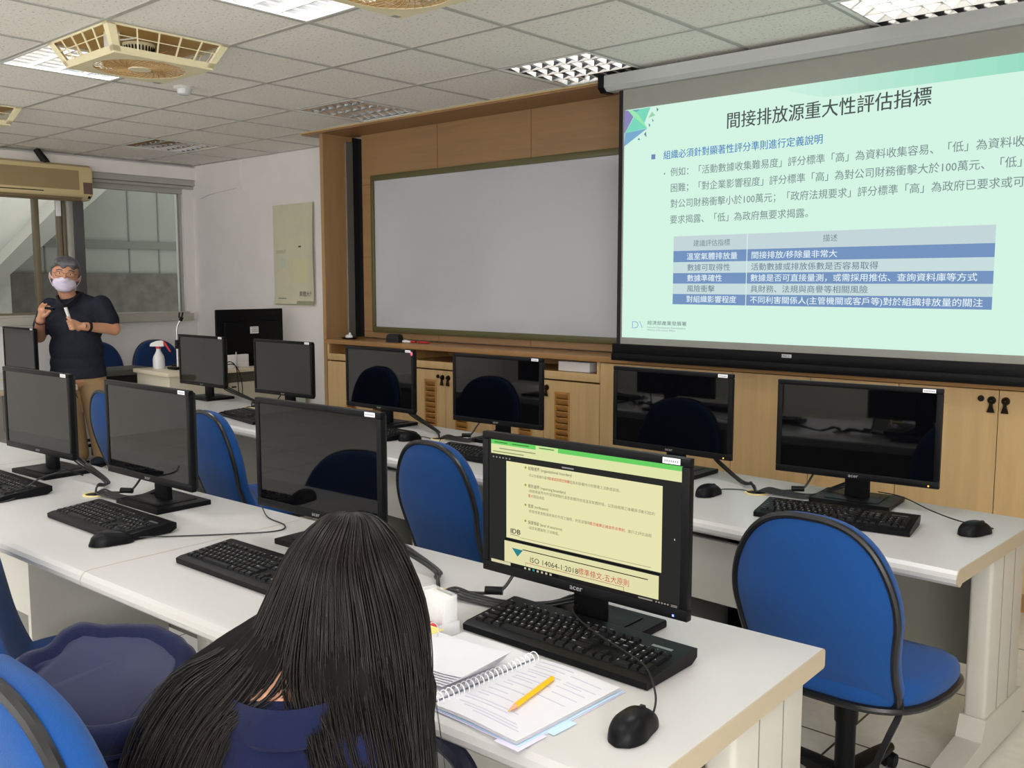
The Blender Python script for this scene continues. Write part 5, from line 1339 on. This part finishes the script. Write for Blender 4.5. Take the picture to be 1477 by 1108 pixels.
body = [('e', HP(0, 0.0, 0.015), (0.097, 0.108, 0.125), tilt), ('e', HP(0, -0.025, -0.065), (0.078, 0.080, 0.068), tilt),
        ('e', HP(0, -0.108, -0.015), (0.014, 0.020, 0.022), tilt), ('c', HP(0, -0.100, 0.02), 0.010, HP(0, -0.113, -0.018), 0.013),
        ('e', HP(-0.093, 0.01, -0.012), (0.011, 0.022, 0.033), tilt), ('e', HP(0.093, 0.01, -0.012), (0.011, 0.022, 0.033), tilt),
        ('e', HP(-0.038, -0.085, 0.028), (0.022, 0.012, 0.008), tilt), ('e', HP(0.038, -0.085, 0.028), (0.022, 0.012, 0.008), tilt),
        ('c', V_((-0.045, 0.035, 1.24)), 0.062, HP(0, 0.01, -0.07), 0.062),
        ('c', V_((-0.13, 0.04, 1.22)), 0.055, V_((0.12, 0.04, 1.24)), 0.055), ('c', V_((-0.02, 0.04, 1.18)), 0.085, V_((0.0, 0.0, 0.75)), 0.15)]
# his right arm, raised with open fingers
shR, elR, wrR = V_((-0.205, 0.02, 1.245)), V_((-0.285, -0.02, 1.025)), V_((-0.185, -0.19, 1.165))
body += [('c', shR, 0.058, elR, 0.048), ('c', elR, 0.046, wrR, 0.032)]
pd = V_((0.45, -0.25, 0.85)).normalized(); side = V_((0.75, 0.30, -0.35)).normalized()
k0 = wrR+pd*0.075
fing = []
for i, (o, L, c) in enumerate(((-0.030, 0.85, 0.2), (-0.010, 1.0, 0.35), (0.011, 0.95, 0.5), (0.030, 0.78, 0.6))):
    b0 = k0+side*o
    d1 = (pd+V_((0.35, -0.2, 0.05))*c).normalized(); d2 = (d1+V_((0.7, -0.25, -0.25))*c).normalized(); d3 = (d2+V_((0.6, -0.1, -0.6))*c).normalized()
    fing.append((b0, ((d1, 0.036*L), (d2, 0.026*L), (d3, 0.020*L)), 0.0105))
body += hand(wrR, pd, fing, [(wrR+pd*0.03+V_((0.026, -0.02, 0.0)), 0.014), (wrR+pd*0.05+V_((0.06, -0.05, 0.0)), 0.0125), (wrR+pd*0.075+V_((0.085, -0.07, 0.005)), 0.0105)])
# his left arm, fist round the microphone
shL, elL, wrL = V_((0.195, 0.02, 1.265)), V_((0.30, -0.01, 1.085)), V_((0.165, -0.21, 1.115))
body += [('c', shL, 0.058, elL, 0.050), ('c', elL, 0.047, wrL, 0.033)]
mic0, mic1 = V_((0.098, -0.262, 1.09)), V_((0.052, -0.275, 1.262))
pdl = V_((-0.9, -0.35, 0.05)).normalized()
body += [('c', wrL, 0.029, wrL+pdl*0.055, 0.032)]
mdir = (mic1-mic0).normalized()
for i in range(4):
    c = mic0+mdir*(0.012+0.021*i)
    ch = []
    for q in range(6):
        a = -0.5+q*0.75
        u = V_((0.85, -0.45, 0)).normalized(); w = mdir.cross(u).normalized()
        ch.append((c+u*(0.0215*math.cos(a))+w*(-0.0215*math.sin(a)), 0.0098-0.0005*q))
    body.append(('ch', [(wrL+pdl*0.05+V_((0, 0, -0.028+0.019*i)), 0.012)]+ch))
body.append(('ch', [(wrL+pdl*0.02+V_((-0.005, -0.02, 0.018)), 0.014), (mic0+mdir*0.075+V_((0.02, -0.022, 0.0)), 0.0125), (mic0+mdir*0.10+V_((0.0, -0.023, 0.0)), 0.0105)]))
# legs
for hip, kn, an in ((V_((-0.085, 0.03, 0.66)), V_((-0.055, 0.0, 0.37)), V_((-0.03, 0.03, 0.07))), (V_((0.10, 0.03, 0.66)), V_((0.125, 0.0, 0.37)), V_((0.15, 0.04, 0.07)))):
    body += [('c', hip, 0.085, kn, 0.06), ('c', kn, 0.056, an, 0.04)]
blob('body', body, 0.0058, M_SKIN, man, 3)
# shirt
sh = [('c', V_((-0.135, 0.03, 1.225)), 0.086, V_((0.125, 0.03, 1.245)), 0.086), ('c', V_((-0.05, 0.02, 1.25)), 0.098, V_((0.0, 0.02, 1.25)), 0.095), ('c', V_((0.15, 0.03, 1.265)), 0.066, V_((0.035, 0.035, 1.305)), 0.062), ('c', V_((-0.15, 0.03, 1.245)), 0.064, V_((-0.09, 0.035, 1.290)), 0.060),
      ('e', V_((-0.01, 0.01, 1.10)), (0.215, 0.135, 0.17), None), ('e', V_((0.0, -0.015, 0.93)), (0.205, 0.155, 0.20), None), ('e', V_((0.0, -0.012, 0.82)), (0.208, 0.155, 0.14), None),
      ('c', shR+V_((0, 0, 0.008)), 0.079, shR.lerp(elR, 0.62), 0.078), ('c', shL+V_((0, 0, 0.008)), 0.079, shL.lerp(elL, 0.62), 0.078)]
shirt = blob('shirt', sh, 0.008, M_SHIRT, man, 6)
bm = nb()                                              # flared hem
def oval(z, a, b, n=48, w=0.0): return [V_((a*math.cos(2*PI*k/n)*(1+w*math.sin(7*2*PI*k/n)), -0.008+b*math.sin(2*PI*k/n)*(1+w*math.sin(5*2*PI*k/n)), z+0.012*math.cos(2*PI*k/n))) for k in range(n)]
loft(bm, [oval(0.83, 0.198, 0.146), oval(0.76, 0.212, 0.158, w=0.006), oval(0.705, 0.216, 0.160, w=0.012), oval(0.697, 0.210, 0.154, w=0.012), oval(0.76, 0.203, 0.150), oval(0.83, 0.19, 0.138)], caps=False)
obj('shirt_hem', bm, M_SHIRT, shirt)
bm = nb()                                              # collar, placket, pocket line
cp = smooth_path([(-0.125, 0.02, 1.335), (-0.115, -0.05, 1.325), (-0.07, -0.098, 1.285), (-0.04, -0.115, 1.255)], 5)
sweep(bm, cp, 0.021, prof=[(1, .3), (0.4, .4), (-1, .25), (-1, -.25), (0.4, -.3), (1, -.2)])
cp = smooth_path([(0.05, 0.03, 1.35), (0.048, -0.04, 1.34), (0.02, -0.095, 1.29), (-0.03, -0.115, 1.255)], 5)
sweep(bm, cp, 0.021, prof=[(1, .3), (0.4, .4), (-1, .25), (-1, -.25), (0.4, -.3), (1, -.2)])
cp = smooth_path([(-0.125, 0.03, 1.335), (-0.04, 0.095, 1.36), (0.05, 0.04, 1.35)], 6); sweep(bm, cp, 0.022, prof=[(1, .3), (-1, .3), (-1, -.3), (1, -.3)])
obj('collar', bm, mat('black_collar_knit', rgb(20, 21, 27), 0.8), shirt)
# trousers
tr = [('c', V_((-0.09, 0.01, 0.72)), 0.118, V_((0.09, 0.01, 0.72)), 0.118), ('c', V_((-0.085, 0.02, 0.66)), 0.105, V_((-0.058, 0.0, 0.37)), 0.080), ('c', V_((-0.058, 0.0, 0.37)), 0.080, V_((-0.03, 0.02, 0.085)), 0.070),
      ('c', V_((0.10, 0.02, 0.66)), 0.105, V_((0.126, 0.0, 0.37)), 0.080), ('c', V_((0.126, 0.0, 0.37)), 0.080, V_((0.15, 0.03, 0.085)), 0.070)]
trs = blob('trousers', tr, 0.008, M_KHAKI, man, 6)
bm = nb(); sweep(bm, smooth_path([(0.012, -0.135, 0.70), (0.014, -0.112, 0.62), (0.022, -0.085, 0.55)], 6), 0.004, 6); obj('fly_seam', bm, mat('seam_brown', rgb(70, 54, 40), 0.8), trs)
M_SHOE = mat('dark_shoe', rgb(34, 44, 60), 0.5)
for fx, fy in ((-0.03, 0.0), (0.15, 0.01)):
    s_ = blob('shoe', [('e', V_((fx-0.01, fy-0.06, 0.04)), (0.048, 0.075, 0.036)), ('e', V_((fx, fy+0.03, 0.045)), (0.042, 0.075, 0.045))], 0.006, M_SHOE, man, 3)
    bm = nb(); loft(bm, [[V_((fx-0.006+x*s, fy-0.02+y*s, z)) for x, y in ((-0.045, -0.11), (0.045, -0.11), (0.05, -0.04), (0.044, 0.12), (-0.044, 0.12), (-0.05, -0.04))] for z, s in ((0.0, 1.0), (0.016, 1.02))]); obj('sole', bm, M_BLACKM, s_)
# hair cap, mask, glasses, eyes
hair = [('e', HP(0, 0.012, 0.045), (0.109, 0.118, 0.108), tilt), ('e', HP(0, 0.06, -0.005), (0.099, 0.072, 0.085), tilt), ('e', HP(-0.075, 0.005, 0.022), (0.026, 0.055, 0.045), tilt), ('e', HP(0.075, 0.005, 0.022), (0.026, 0.055, 0.045), tilt),
        ('c', HP(-0.05, -0.066, 0.094), 0.030, HP(0.05, -0.066, 0.094), 0.030)]
blob('hair', hair, 0.006, M_HAIRG, man, 3)
hm = bpy.data.objects['hair'].data
fd = Euler(tilt).to_matrix().inverted()
for v in hm.vertices:                                   # clear the face below the fringe
    q = fd @ (v.co-Vector((hx, hy, hz))); q.x /= 1.1
    lim = 0.068+0.012*math.sin(q.x*90)
    if q.y < -0.03 and q.z < lim:
        f_ = min(1, (lim-q.z)/0.02)
        v.co = HP(q.x*(1-0.14*f_), q.y+(max(q.y, -0.02)-q.y)*f_, q.z)
mk = [('e', HP(0, -0.052, -0.062), (0.085, 0.070, 0.060), tilt), ('e', HP(0, -0.085, -0.030), (0.042, 0.046, 0.030), tilt), ('e', HP(0, -0.06, -0.095), (0.064, 0.058, 0.032), tilt)]
mask = blob('face_mask', mk, 0.005, M_MASK, man, 4)
bm = nb()
for s_ in (-1, 1):
    sweep(bm, smooth_path([HP(0.068*s_, -0.075, -0.030), HP(0.088*s_, -0.03, -0.018), HP(0.100*s_, 0.018, 0.010), HP(0.103*s_, 0.03, -0.012), HP(0.098*s_, 0.018, -0.04), HP(0.072*s_, -0.06, -0.088)], 5), 0.0022, 6)
for z_ in (-0.045, -0.062, -0.08): sweep(bm, smooth_path([HP(-0.066, -0.098, z_), HP(0, -0.127, z_-0.002), HP(0.066, -0.098, z_)], 6), 0.0016, 5)
obj('ear_loop', bm, M_MASK, mask)
for s_ in (-1, 1):
    e_ = nb(); ball(e_, HP(0.034*s_, -0.0905, 0.018), 0.0115, (1.3, 0.6, 0.62), tilt); eo = obj('eye', e_, mat('eye_white', rgb(214, 206, 200), 0.3), man)
    e_ = nb(); ball(e_, HP(0.034*s_, -0.0965, 0.018), 0.0058, (1, 0.5, 1), tilt); obj('iris', e_, M_BLACK, eo)
    e_ = nb(); sweep(e_, smooth_path([HP(0.014*s_, -0.099, 0.040), HP(0.035*s_, -0.098, 0.048), HP(0.058*s_, -0.086, 0.040)], 5), 0.0042, 6); obj('eyebrow', e_, M_HAIRG, man)
bm = nb()
for s_ in (-1, 1):
    sweep(bm, [HP(0.036*s_+0.027*math.copysign(abs(math.cos(a))**0.7, math.cos(a)), -0.112+0.006*abs(math.cos(a)), 0.014+0.018*math.copysign(abs(math.sin(a))**0.7, math.sin(a))) for a in [2*PI*k/28 for k in range(28)]], 0.0016, 6, True)
    sweep(bm, [HP(0.063*s_, -0.106, 0.020), HP(0.090*s_, -0.06, 0.018), HP(0.099*s_, 0.01, 0.010)], 0.0018, 6)
sweep(bm, smooth_path([HP(-0.010, -0.113, 0.018), HP(0, -0.118, 0.021), HP(0.010, -0.113, 0.018)], 4), 0.0016, 6)
obj('glasses', bm, mat('bronze_wire', rgb(110, 84, 66), 0.3, 0.7), man)
bm = nb(); wd = (elL-wrL).normalized(); c_ = wrL+wd*0.03
sweep(bm, [c_+(wd.orthogonal().normalized()*math.cos(a)+wd.cross(wd.orthogonal().normalized())*math.sin(a))*0.037 for a in [2*PI*k/24 for k in range(24)]], 0.010, 8, True, prof=None)
w_ = obj('wristwatch', bm, M_BLACK, man)
bm = nb(); cyl(bm, c_+V_((-0.01, -0.034, 0.006)), c_+V_((-0.012, -0.048, 0.008)), 0.019, n=20); obj('watch_face', bm, M_BLACKM, w_)
bm = nb(); wd2 = (elR-wrR).normalized(); c2 = wrR+wd2*0.012
for k in range(16):
    a = 2*PI*k/16; u1 = wd2.orthogonal().normalized(); ball(bm, c2+(u1*math.cos(a)+wd2.cross(u1)*math.sin(a))*0.036, 0.0072, u=10, v=7)
obj('bead_bracelet', bm, mat('dark_red_beads', rgb(70, 34, 30), 0.3), man)
# what he holds
mth = thing('handheld_microphone', 'small white handheld microphone in the fist of the standing man', 'microphone', man.matrix_world.translation, 0)
mth.location = (-7.505, 3.30, 0); mth.rotation_euler = (0, 0, YAWV)
bm = nb(); cyl(bm, mic0, mic1, 0.0105, 0.013, 18); obj('handle', bm, M_WHITE_METAL, mth)
bm = nb(); ball(bm, mic1+mdir*0.010, 0.0155, u=16, v=10); obj('head', bm, M_BLACK, mth)
pth = thing('presenter_remote', 'small black remote in the raised hand of the standing man', 'remote', (-7.505, 3.30, 0), YAWV)
bm = nb(); sweep(bm, [wrR+pd*0.085+V_((0.035, -0.03, 0.02)), wrR+pd*0.085+V_((0.105, -0.055, 0.012))], 0.013, prof=[(.7, 1), (-.7, 1), (-.7, -1), (.7, -1)]); obj('case', bm, M_BLACK, pth)

# ---- seated woman, same kind of local frame
WX, WD = -0.30, 1.30
def W(r, d, z): return V_((r-WX, d-WD, z))
wom = thing('person', 'woman with long straight black hair and navy jacket, seen from behind at the desk', 'person', (WX*0.7483-WD*0.6634, WX*0.6634+WD*0.7483, 0), YAWV)
def wl(x, y, z): return W(x*0.7483+y*0.6634, -x*0.6634+y*0.7483, z)          # from room coordinates
hw = W(-0.250, 1.435, 0.975)
ht = (-0.35, 0.0, -0.7)
skin = [('e', hw, (0.076, 0.094, 0.108), ht), ('e', hw+V_((0.05, 0.05, -0.05)), (0.055, 0.06, 0.06), ht), ('c', hw+V_((-0.02, -0.03, -0.04)), 0.052, W(-0.335, 1.325, 0.835), 0.056),
        ('e', hw+V_((0.088, 0.075, -0.035)), (0.014, 0.014, 0.018)), ('e', hw+V_((0.06, 0.085, -0.075)), (0.022, 0.018, 0.010)),
        ('c', W(-0.345, 1.32, 0.80), 0.085, W(-0.37, 1.25, 0.60), 0.12), ('c', W(-0.46, 1.42, 0.785), 0.06, W(-0.225, 1.27, 0.785), 0.055)]
shl, ell, wrl_ = W(-0.462, 1.425, 0.785), W(-0.475, 1.46, 0.575), W(-0.30, 1.53, 0.575)
shr, elr, wrr_ = W(-0.225, 1.27, 0.775), W(-0.175, 1.30, 0.57), W(-0.235, 1.44, 0.570)
for s_, e_, w_ in ((shl, ell, wrl_), (shr, elr, wrr_)):
    skin += [('c', s_, 0.044, e_, 0.037), ('c', e_, 0.035, w_, 0.025)]
    hd = (w_-e_).normalized(); sd = V_((0, 0, 1)).cross(hd).normalized()
    fg = []
    for o_, L_ in ((-0.024, 0.85), (-0.008, 1.0), (0.008, 0.95), (0.023, 0.78)):
        d1 = (hd+V_((0, 0, -0.25))).normalized(); fg.append((w_+hd*0.07+sd*o_, ((d1, 0.034*L_), ((d1+V_((0, 0, -0.5))).normalized(), 0.023*L_), ((d1+V_((0, 0, -0.9))).normalized(), 0.018*L_)), 0.0088))
    skin += hand(w_, hd, fg, [(w_+hd*0.02+sd*0.024, 0.012), (w_+hd*0.05+sd*0.046, 0.0105), (w_+hd*0.075+sd*0.05, 0.009)], 0.92)
hipl, hipr = wl(-1.24, 0.70, 0.53), wl(-1.06, 0.70, 0.53)
for h_, x_ in ((hipl, -1.25), (hipr, -1.04)):
    skin += [('c', h_, 0.085, wl(x_, 1.06, 0.545), 0.06), ('c', wl(x_, 1.06, 0.53), 0.055, wl(x_, 1.02, 0.10), 0.038), ('c', wl(x_, 1.02, 0.06), 0.035, wl(x_, 1.14, 0.035), 0.03)]
skin.append(('c', hipl, 0.10, hipr, 0.10))
blob('body', skin, 0.0065, M_SKIN, wom, 3)
jk = [('c', W(-0.345, 1.305, 0.775), 0.100, W(-0.375, 1.235, 0.60), 0.135), ('c', W(-0.46, 1.42, 0.775), 0.076, W(-0.235, 1.265, 0.765), 0.070), ('c', W(-0.41, 1.375, 0.80), 0.07, W(-0.28, 1.285, 0.785), 0.068), ('c', shl, 0.070, ell, 0.058), ('c', ell, 0.056, ell.lerp(wrl_, 0.85), 0.040), ('c', shr, 0.070, elr, 0.058), ('c', elr, 0.056, elr.lerp(wrr_, 0.85), 0.040)]
jk += [('c', hipl+V_((0, 0, 0.06)), 0.115, hipr+V_((0, 0, 0.06)), 0.115)]
jkt = blob('jacket', jk, 0.008, M_NAVY, wom, 5)
bm = nb()
cpts = smooth_path([W(-0.415, 1.41, 0.850), W(-0.425, 1.345, 0.846), W(-0.390, 1.272, 0.842), W(-0.325, 1.236, 0.842), W(-0.268, 1.256, 0.842), W(-0.245, 1.315, 0.842)], 6)
sweep(bm, cpts, 0.026, prof=[(1, 0.2), (0.75, 0.42), (0.1, 0.62), (-0.8, 0.75), (-1, 0.62), (-0.8, 0.3), (0.1, -0.05), (0.8, -0.05)], up=(0.05, 0.25, 1))
obj('collar', bm, M_NAVY, jkt)
bm = nb(); sweep(bm, smooth_path([W(-0.44, 1.31, 0.80), W(-0.37, 1.222, 0.792), W(-0.28, 1.185, 0.79), W(-0.20, 1.17, 0.78)], 8), 0.0016, 6); obj('yoke_seam', bm, mat('navy_seam', rgb(14, 17, 42), 0.8), jkt)
tw = []
for h_, x_ in ((hipl, -1.25), (hipr, -1.04)):
    tw += [('c', h_, 0.096, wl(x_, 1.06, 0.545), 0.072), ('c', wl(x_, 1.06, 0.53), 0.068, wl(x_, 1.02, 0.10), 0.052)]
blob('trousers', tw, 0.009, mat('black_trousers', rgb(28, 28, 34), 0.85), wom, 4)
for x_ in (-1.25, -1.04):
    blob('shoe', [('c', wl(x_, 1.0, 0.04), 0.04, wl(x_, 1.14, 0.032), 0.034)], 0.007, M_BLACKM, wom, 2)
# hair: a shaped mass carrying many fine strands
G = [[(-.288, 1.452, 1.076), (-.325, 1.425, 1.035), (-.352, 1.415, .978), (-.378, 1.40, .928), (-.425, 1.375, .895), (-.48, 1.345, .872), (-.517, 1.305, .815), (-.532, 1.27, .74), (-.54, 1.25, .66)],
     [(-.290, 1.42, 1.083), (-.318, 1.395, 1.035), (-.343, 1.38, .975), (-.365, 1.365, .925), (-.40, 1.335, .888), (-.435, 1.295, .855), (-.462, 1.245, .80), (-.478, 1.215, .73), (-.485, 1.20, .65)],
     [(-.278, 1.395, 1.085), (-.300, 1.36, 1.035), (-.325, 1.345, .965), (-.345, 1.325, .910), (-.372, 1.29, .868), (-.400, 1.245, .832), (-.420, 1.205, .78), (-.430, 1.18, .71), (-.435, 1.165, .63)],
     [(-.258, 1.385, 1.087), (-.275, 1.345, 1.035), (-.285, 1.325, .960), (-.285, 1.30, .895), (-.270, 1.265, .850), (-.250, 1.225, .81), (-.228, 1.195, .76), (-.212, 1.18, .69), (-.205, 1.17, .62)],
     [(-.236, 1.388, 1.086), (-.235, 1.345, 1.035), (-.222, 1.322, .960), (-.212, 1.295, .890), (-.200, 1.262, .84), (-.188, 1.232, .79), (-.178, 1.212, .73), (-.172, 1.20, .66), (-.170, 1.195, .60)],
     [(-.220, 1.408, 1.084), (-.196, 1.37, 1.035), (-.170, 1.362, .965), (-.155, 1.35, .890), (-.147, 1.335, .82), (-.143, 1.32, .75), (-.140, 1.30, .69), (-.138, 1.29, .63), (-.137, 1.285, .57)],
     [(-.212, 1.442, 1.078), (-.183, 1.42, 1.035), (-.157, 1.42, .965), (-.146, 1.41, .890), (-.142, 1.395, .82), (-.139, 1.38, .75), (-.137, 1.36, .69), (-.136, 1.345, .63), (-.135, 1.335, .57)]]
GW = [[W(*p) for p in g] for g in G]
hv = [('e', hw+V_((0, 0.0, 0.010)), (0.087, 0.101, 0.108), ht), ('e', W(-0.252, 1.425, 1.055), (0.055, 0.050, 0.040))]
for gi, g in enumerate(GW):
    ch = []
    for i, p in enumerate(g[1:]):
        c = hw if i < 3 else None
        inw = (hw-p).normalized()*0.024 if i < 3 else V_((0.0, 0.022, 0))
        ch.append((p+inw, 0.026 if i < 4 else 0.022-0.001*i))
    hv.append(('ch', ch))
for a_, b_ in ((0, 1), (1, 2), (3, 4), (4, 5), (5, 6)):
    ch = [((p+q)/2+((hw-(p+q)/2).normalized()*0.022 if i < 3 else V_((0, 0.022, 0))), 0.028 if i < 4 else 0.021-0.001*i) for i, (p, q) in enumerate(zip(GW[a_][1:], GW[b_][1:]))]
    hv.append(('ch', ch))
hv.append(('ch', [((GW[2][i]+GW[3][i])/2+V_((0.0, 0.020, 0)), 0.030) for i in (1, 2)]+[((GW[2][3]+GW[3][3])/2+V_((0, 0.020, 0.012)), 0.024)]))
hair = blob('hair', hv, 0.0065, M_HAIRB, wom, 5)
random.seed(11)
bm = nb()
def guide(s):
    i = min(int(s), len(GW)-2); f = s-i
    return [p.lerp(q, f) for p, q in zip(GW[i], GW[i+1])]
for k in range(2600):
    s = random.uniform(0, 6)
    if 2.0 < s < 3.0 and random.random() < 0.45: s = random.choice((random.uniform(1.5, 2.05), random.uniform(2.95, 3.5)))
    g = guide(s)
    if 2.08 < s < 2.92: g = g[:4]+[g[4].lerp(guide(2.0 if s < 2.5 else 3.0)[4], 0.35)]+[guide(2.0 if s < 2.5 else 3.0)[j] for j in range(5, 9)]
    off = random.uniform(-0.004, 0.016); jx = random.uniform(-1, 1); jz = random.uniform(-1, 1)
    stray = random.random() < 0.035
    pts = []
    for i, p in enumerate(g):
        out = (p-hw); out = out.normalized() if i < 4 else V_((out.x*0.6, -0.25, 0)).normalized()
        sp = (0.004+0.0035*i)*(2.6 if stray and i > 2 else 1)
        pts.append(p+out*off*(0.65 if i == 0 else 1)+V_((jx*sp, random.uniform(-.3, .3)*sp, jz*sp*0.6)))
    p0 = W(-0.252, 1.425, 1.100); g0_ = GW[0][0].lerp(GW[-1][0], s/6)
    pts[0] = pts[0]+V_((0, 0, -0.004)); pts.insert(0, p0+(pts[0]-p0)*0.30+V_((jx*0.004, 0.010, 0.0)))
    n_end = random.choice((10, 10, 10, 9, 9, 8)) if not stray else 9
    P = smooth_path(pts[:n_end], 3)
    r0 = random.uniform(0.0007, 0.0016) if not stray else 0.0005
    L_ = len(P); sweep(bm, P, [r0*(1 if q < L_*0.7 else 1-0.8*(q-L_*0.7)/(L_*0.3)) for q in range(L_)], 4)
obj('hair_strands', bm, mat('brown_black_strands', rgb(19, 14, 13), 0.42, spec=0.28, var=0.4, vscale=14), hair, True, 180)

# ---- navy jacket hung in a bundle beside her chair
jb = thing('hooded_jacket', 'navy jacket bundled with its lined hood gaping open, left beside the seated woman', 'jacket', (-1.42, 0.645, 0.58), YAWV)
jb.scale = (1, 1, 0.80)
def JR(n, a, b, z, w, seed, cx=0.0, cy=0.0, tl=0.0, sh_=0.0, fine=0.0):
    """one irregular ring of cloth: radii wander with noise, folds stay continuous in height"""
    out = []
    for k in range(n):
        t_ = 2*PI*k/n; c, s = math.cos(t_), math.sin(t_)
        f1 = noise.noise(V_((c*1.6+seed*0.25, s*1.6, z*2.2+seed)))
        f2 = noise.noise(V_((c*4.5+7, s*4.5+seed*0.4, z*5)))
        f3 = noise.noise(V_((c*11, s*11+3, z*14+seed)))
        rr = 1+w*(1.9*f1+0.45*f2)+fine*f3
        out.append(V_((cx+a*rr*c, cy+b*rr*s, z+tl*s+sh_*c+0.020*f1+0.004*f2)))
    return out
bm = nb(); n_ = 120
TL = 0.05
loft(bm, [JR(n_, 0.120, 0.10, 0.0, 0.16, 0, 0.03), JR(n_, 0.138, 0.114, 0.07, 0.17, 0, 0.025, fine=0.04), JR(n_, 0.144, 0.116, 0.14, 0.17, 0, 0.018, fine=0.06), JR(n_, 0.139, 0.110, 0.19, 0.16, 0, 0.01, 0, 0.012, fine=0.07), JR(n_, 0.124, 0.094, 0.232, 0.14, 0, 0.0, 0, 0.026, -0.008, 0.05), JR(n_, 0.130, 0.098, 0.245, 0.13, 0, 0.0, 0, 0.030, -0.008, 0.03),
          JR(n_, 0.141, 0.106, 0.268, 0.12, 0, 0.0, 0.0, 0.040, -0.012, 0.012), JR(n_, 0.146, 0.110, 0.295, 0.11, 0, 0.0, 0.0, TL, -0.014, 0.008), JR(n_, 0.142, 0.106, 0.318, 0.11, 0, 0.0, 0.0, TL, -0.014, 0.008), JR(n_, 0.130, 0.094, 0.330, 0.10, 0, 0.0, 0.0, TL, -0.014, 0.008), JR(n_, 0.116, 0.080, 0.324, 0.10, 0, 0.0, 0, TL, -0.014, 0.008), JR(n_, 0.108, 0.073, 0.305, 0.10, 0, 0.0, 0, TL, -0.014, 0.008)])
obj('outer_fabric', bm, M_NAVY, jb, True, 80)
bm = nb()
loft(bm, [JR(n_, 0.110, 0.075, 0.309, 0.10, 0, 0, 0, TL, -0.014, 0.008), JR(n_, 0.109, 0.073, 0.285, 0.12, 0, 0, 0.0, TL*0.9, -0.012, 0.10), JR(n_, 0.108, 0.071, 0.24, 0.14, 0.2, 0.004, 0.0, 0.03, -0.006, 0.2), JR(n_, 0.104, 0.067, 0.185, 0.16, 0.3, 0.008, 0.0, 0.015, 0, 0.24), JR(n_, 0.085, 0.052, 0.125, 0.2, 0.5, 0.012, 0.0, 0.0, 0, 0.24), JR(n_, 0.012, 0.008, 0.10, 0.05, 0.5, 0.014, 0.0)], caps=True)
obj('hood_lining', bm, M_SATIN, jb, True, 80)
bm = nb(); sweep(bm, JR(n_, 0.1415, 0.106, 0.262, 0.115, 0, 0, 0, 0.040, -0.013, 0.03), 0.004, 8, True); obj('hood_hem', bm, M_NAVY, jb)
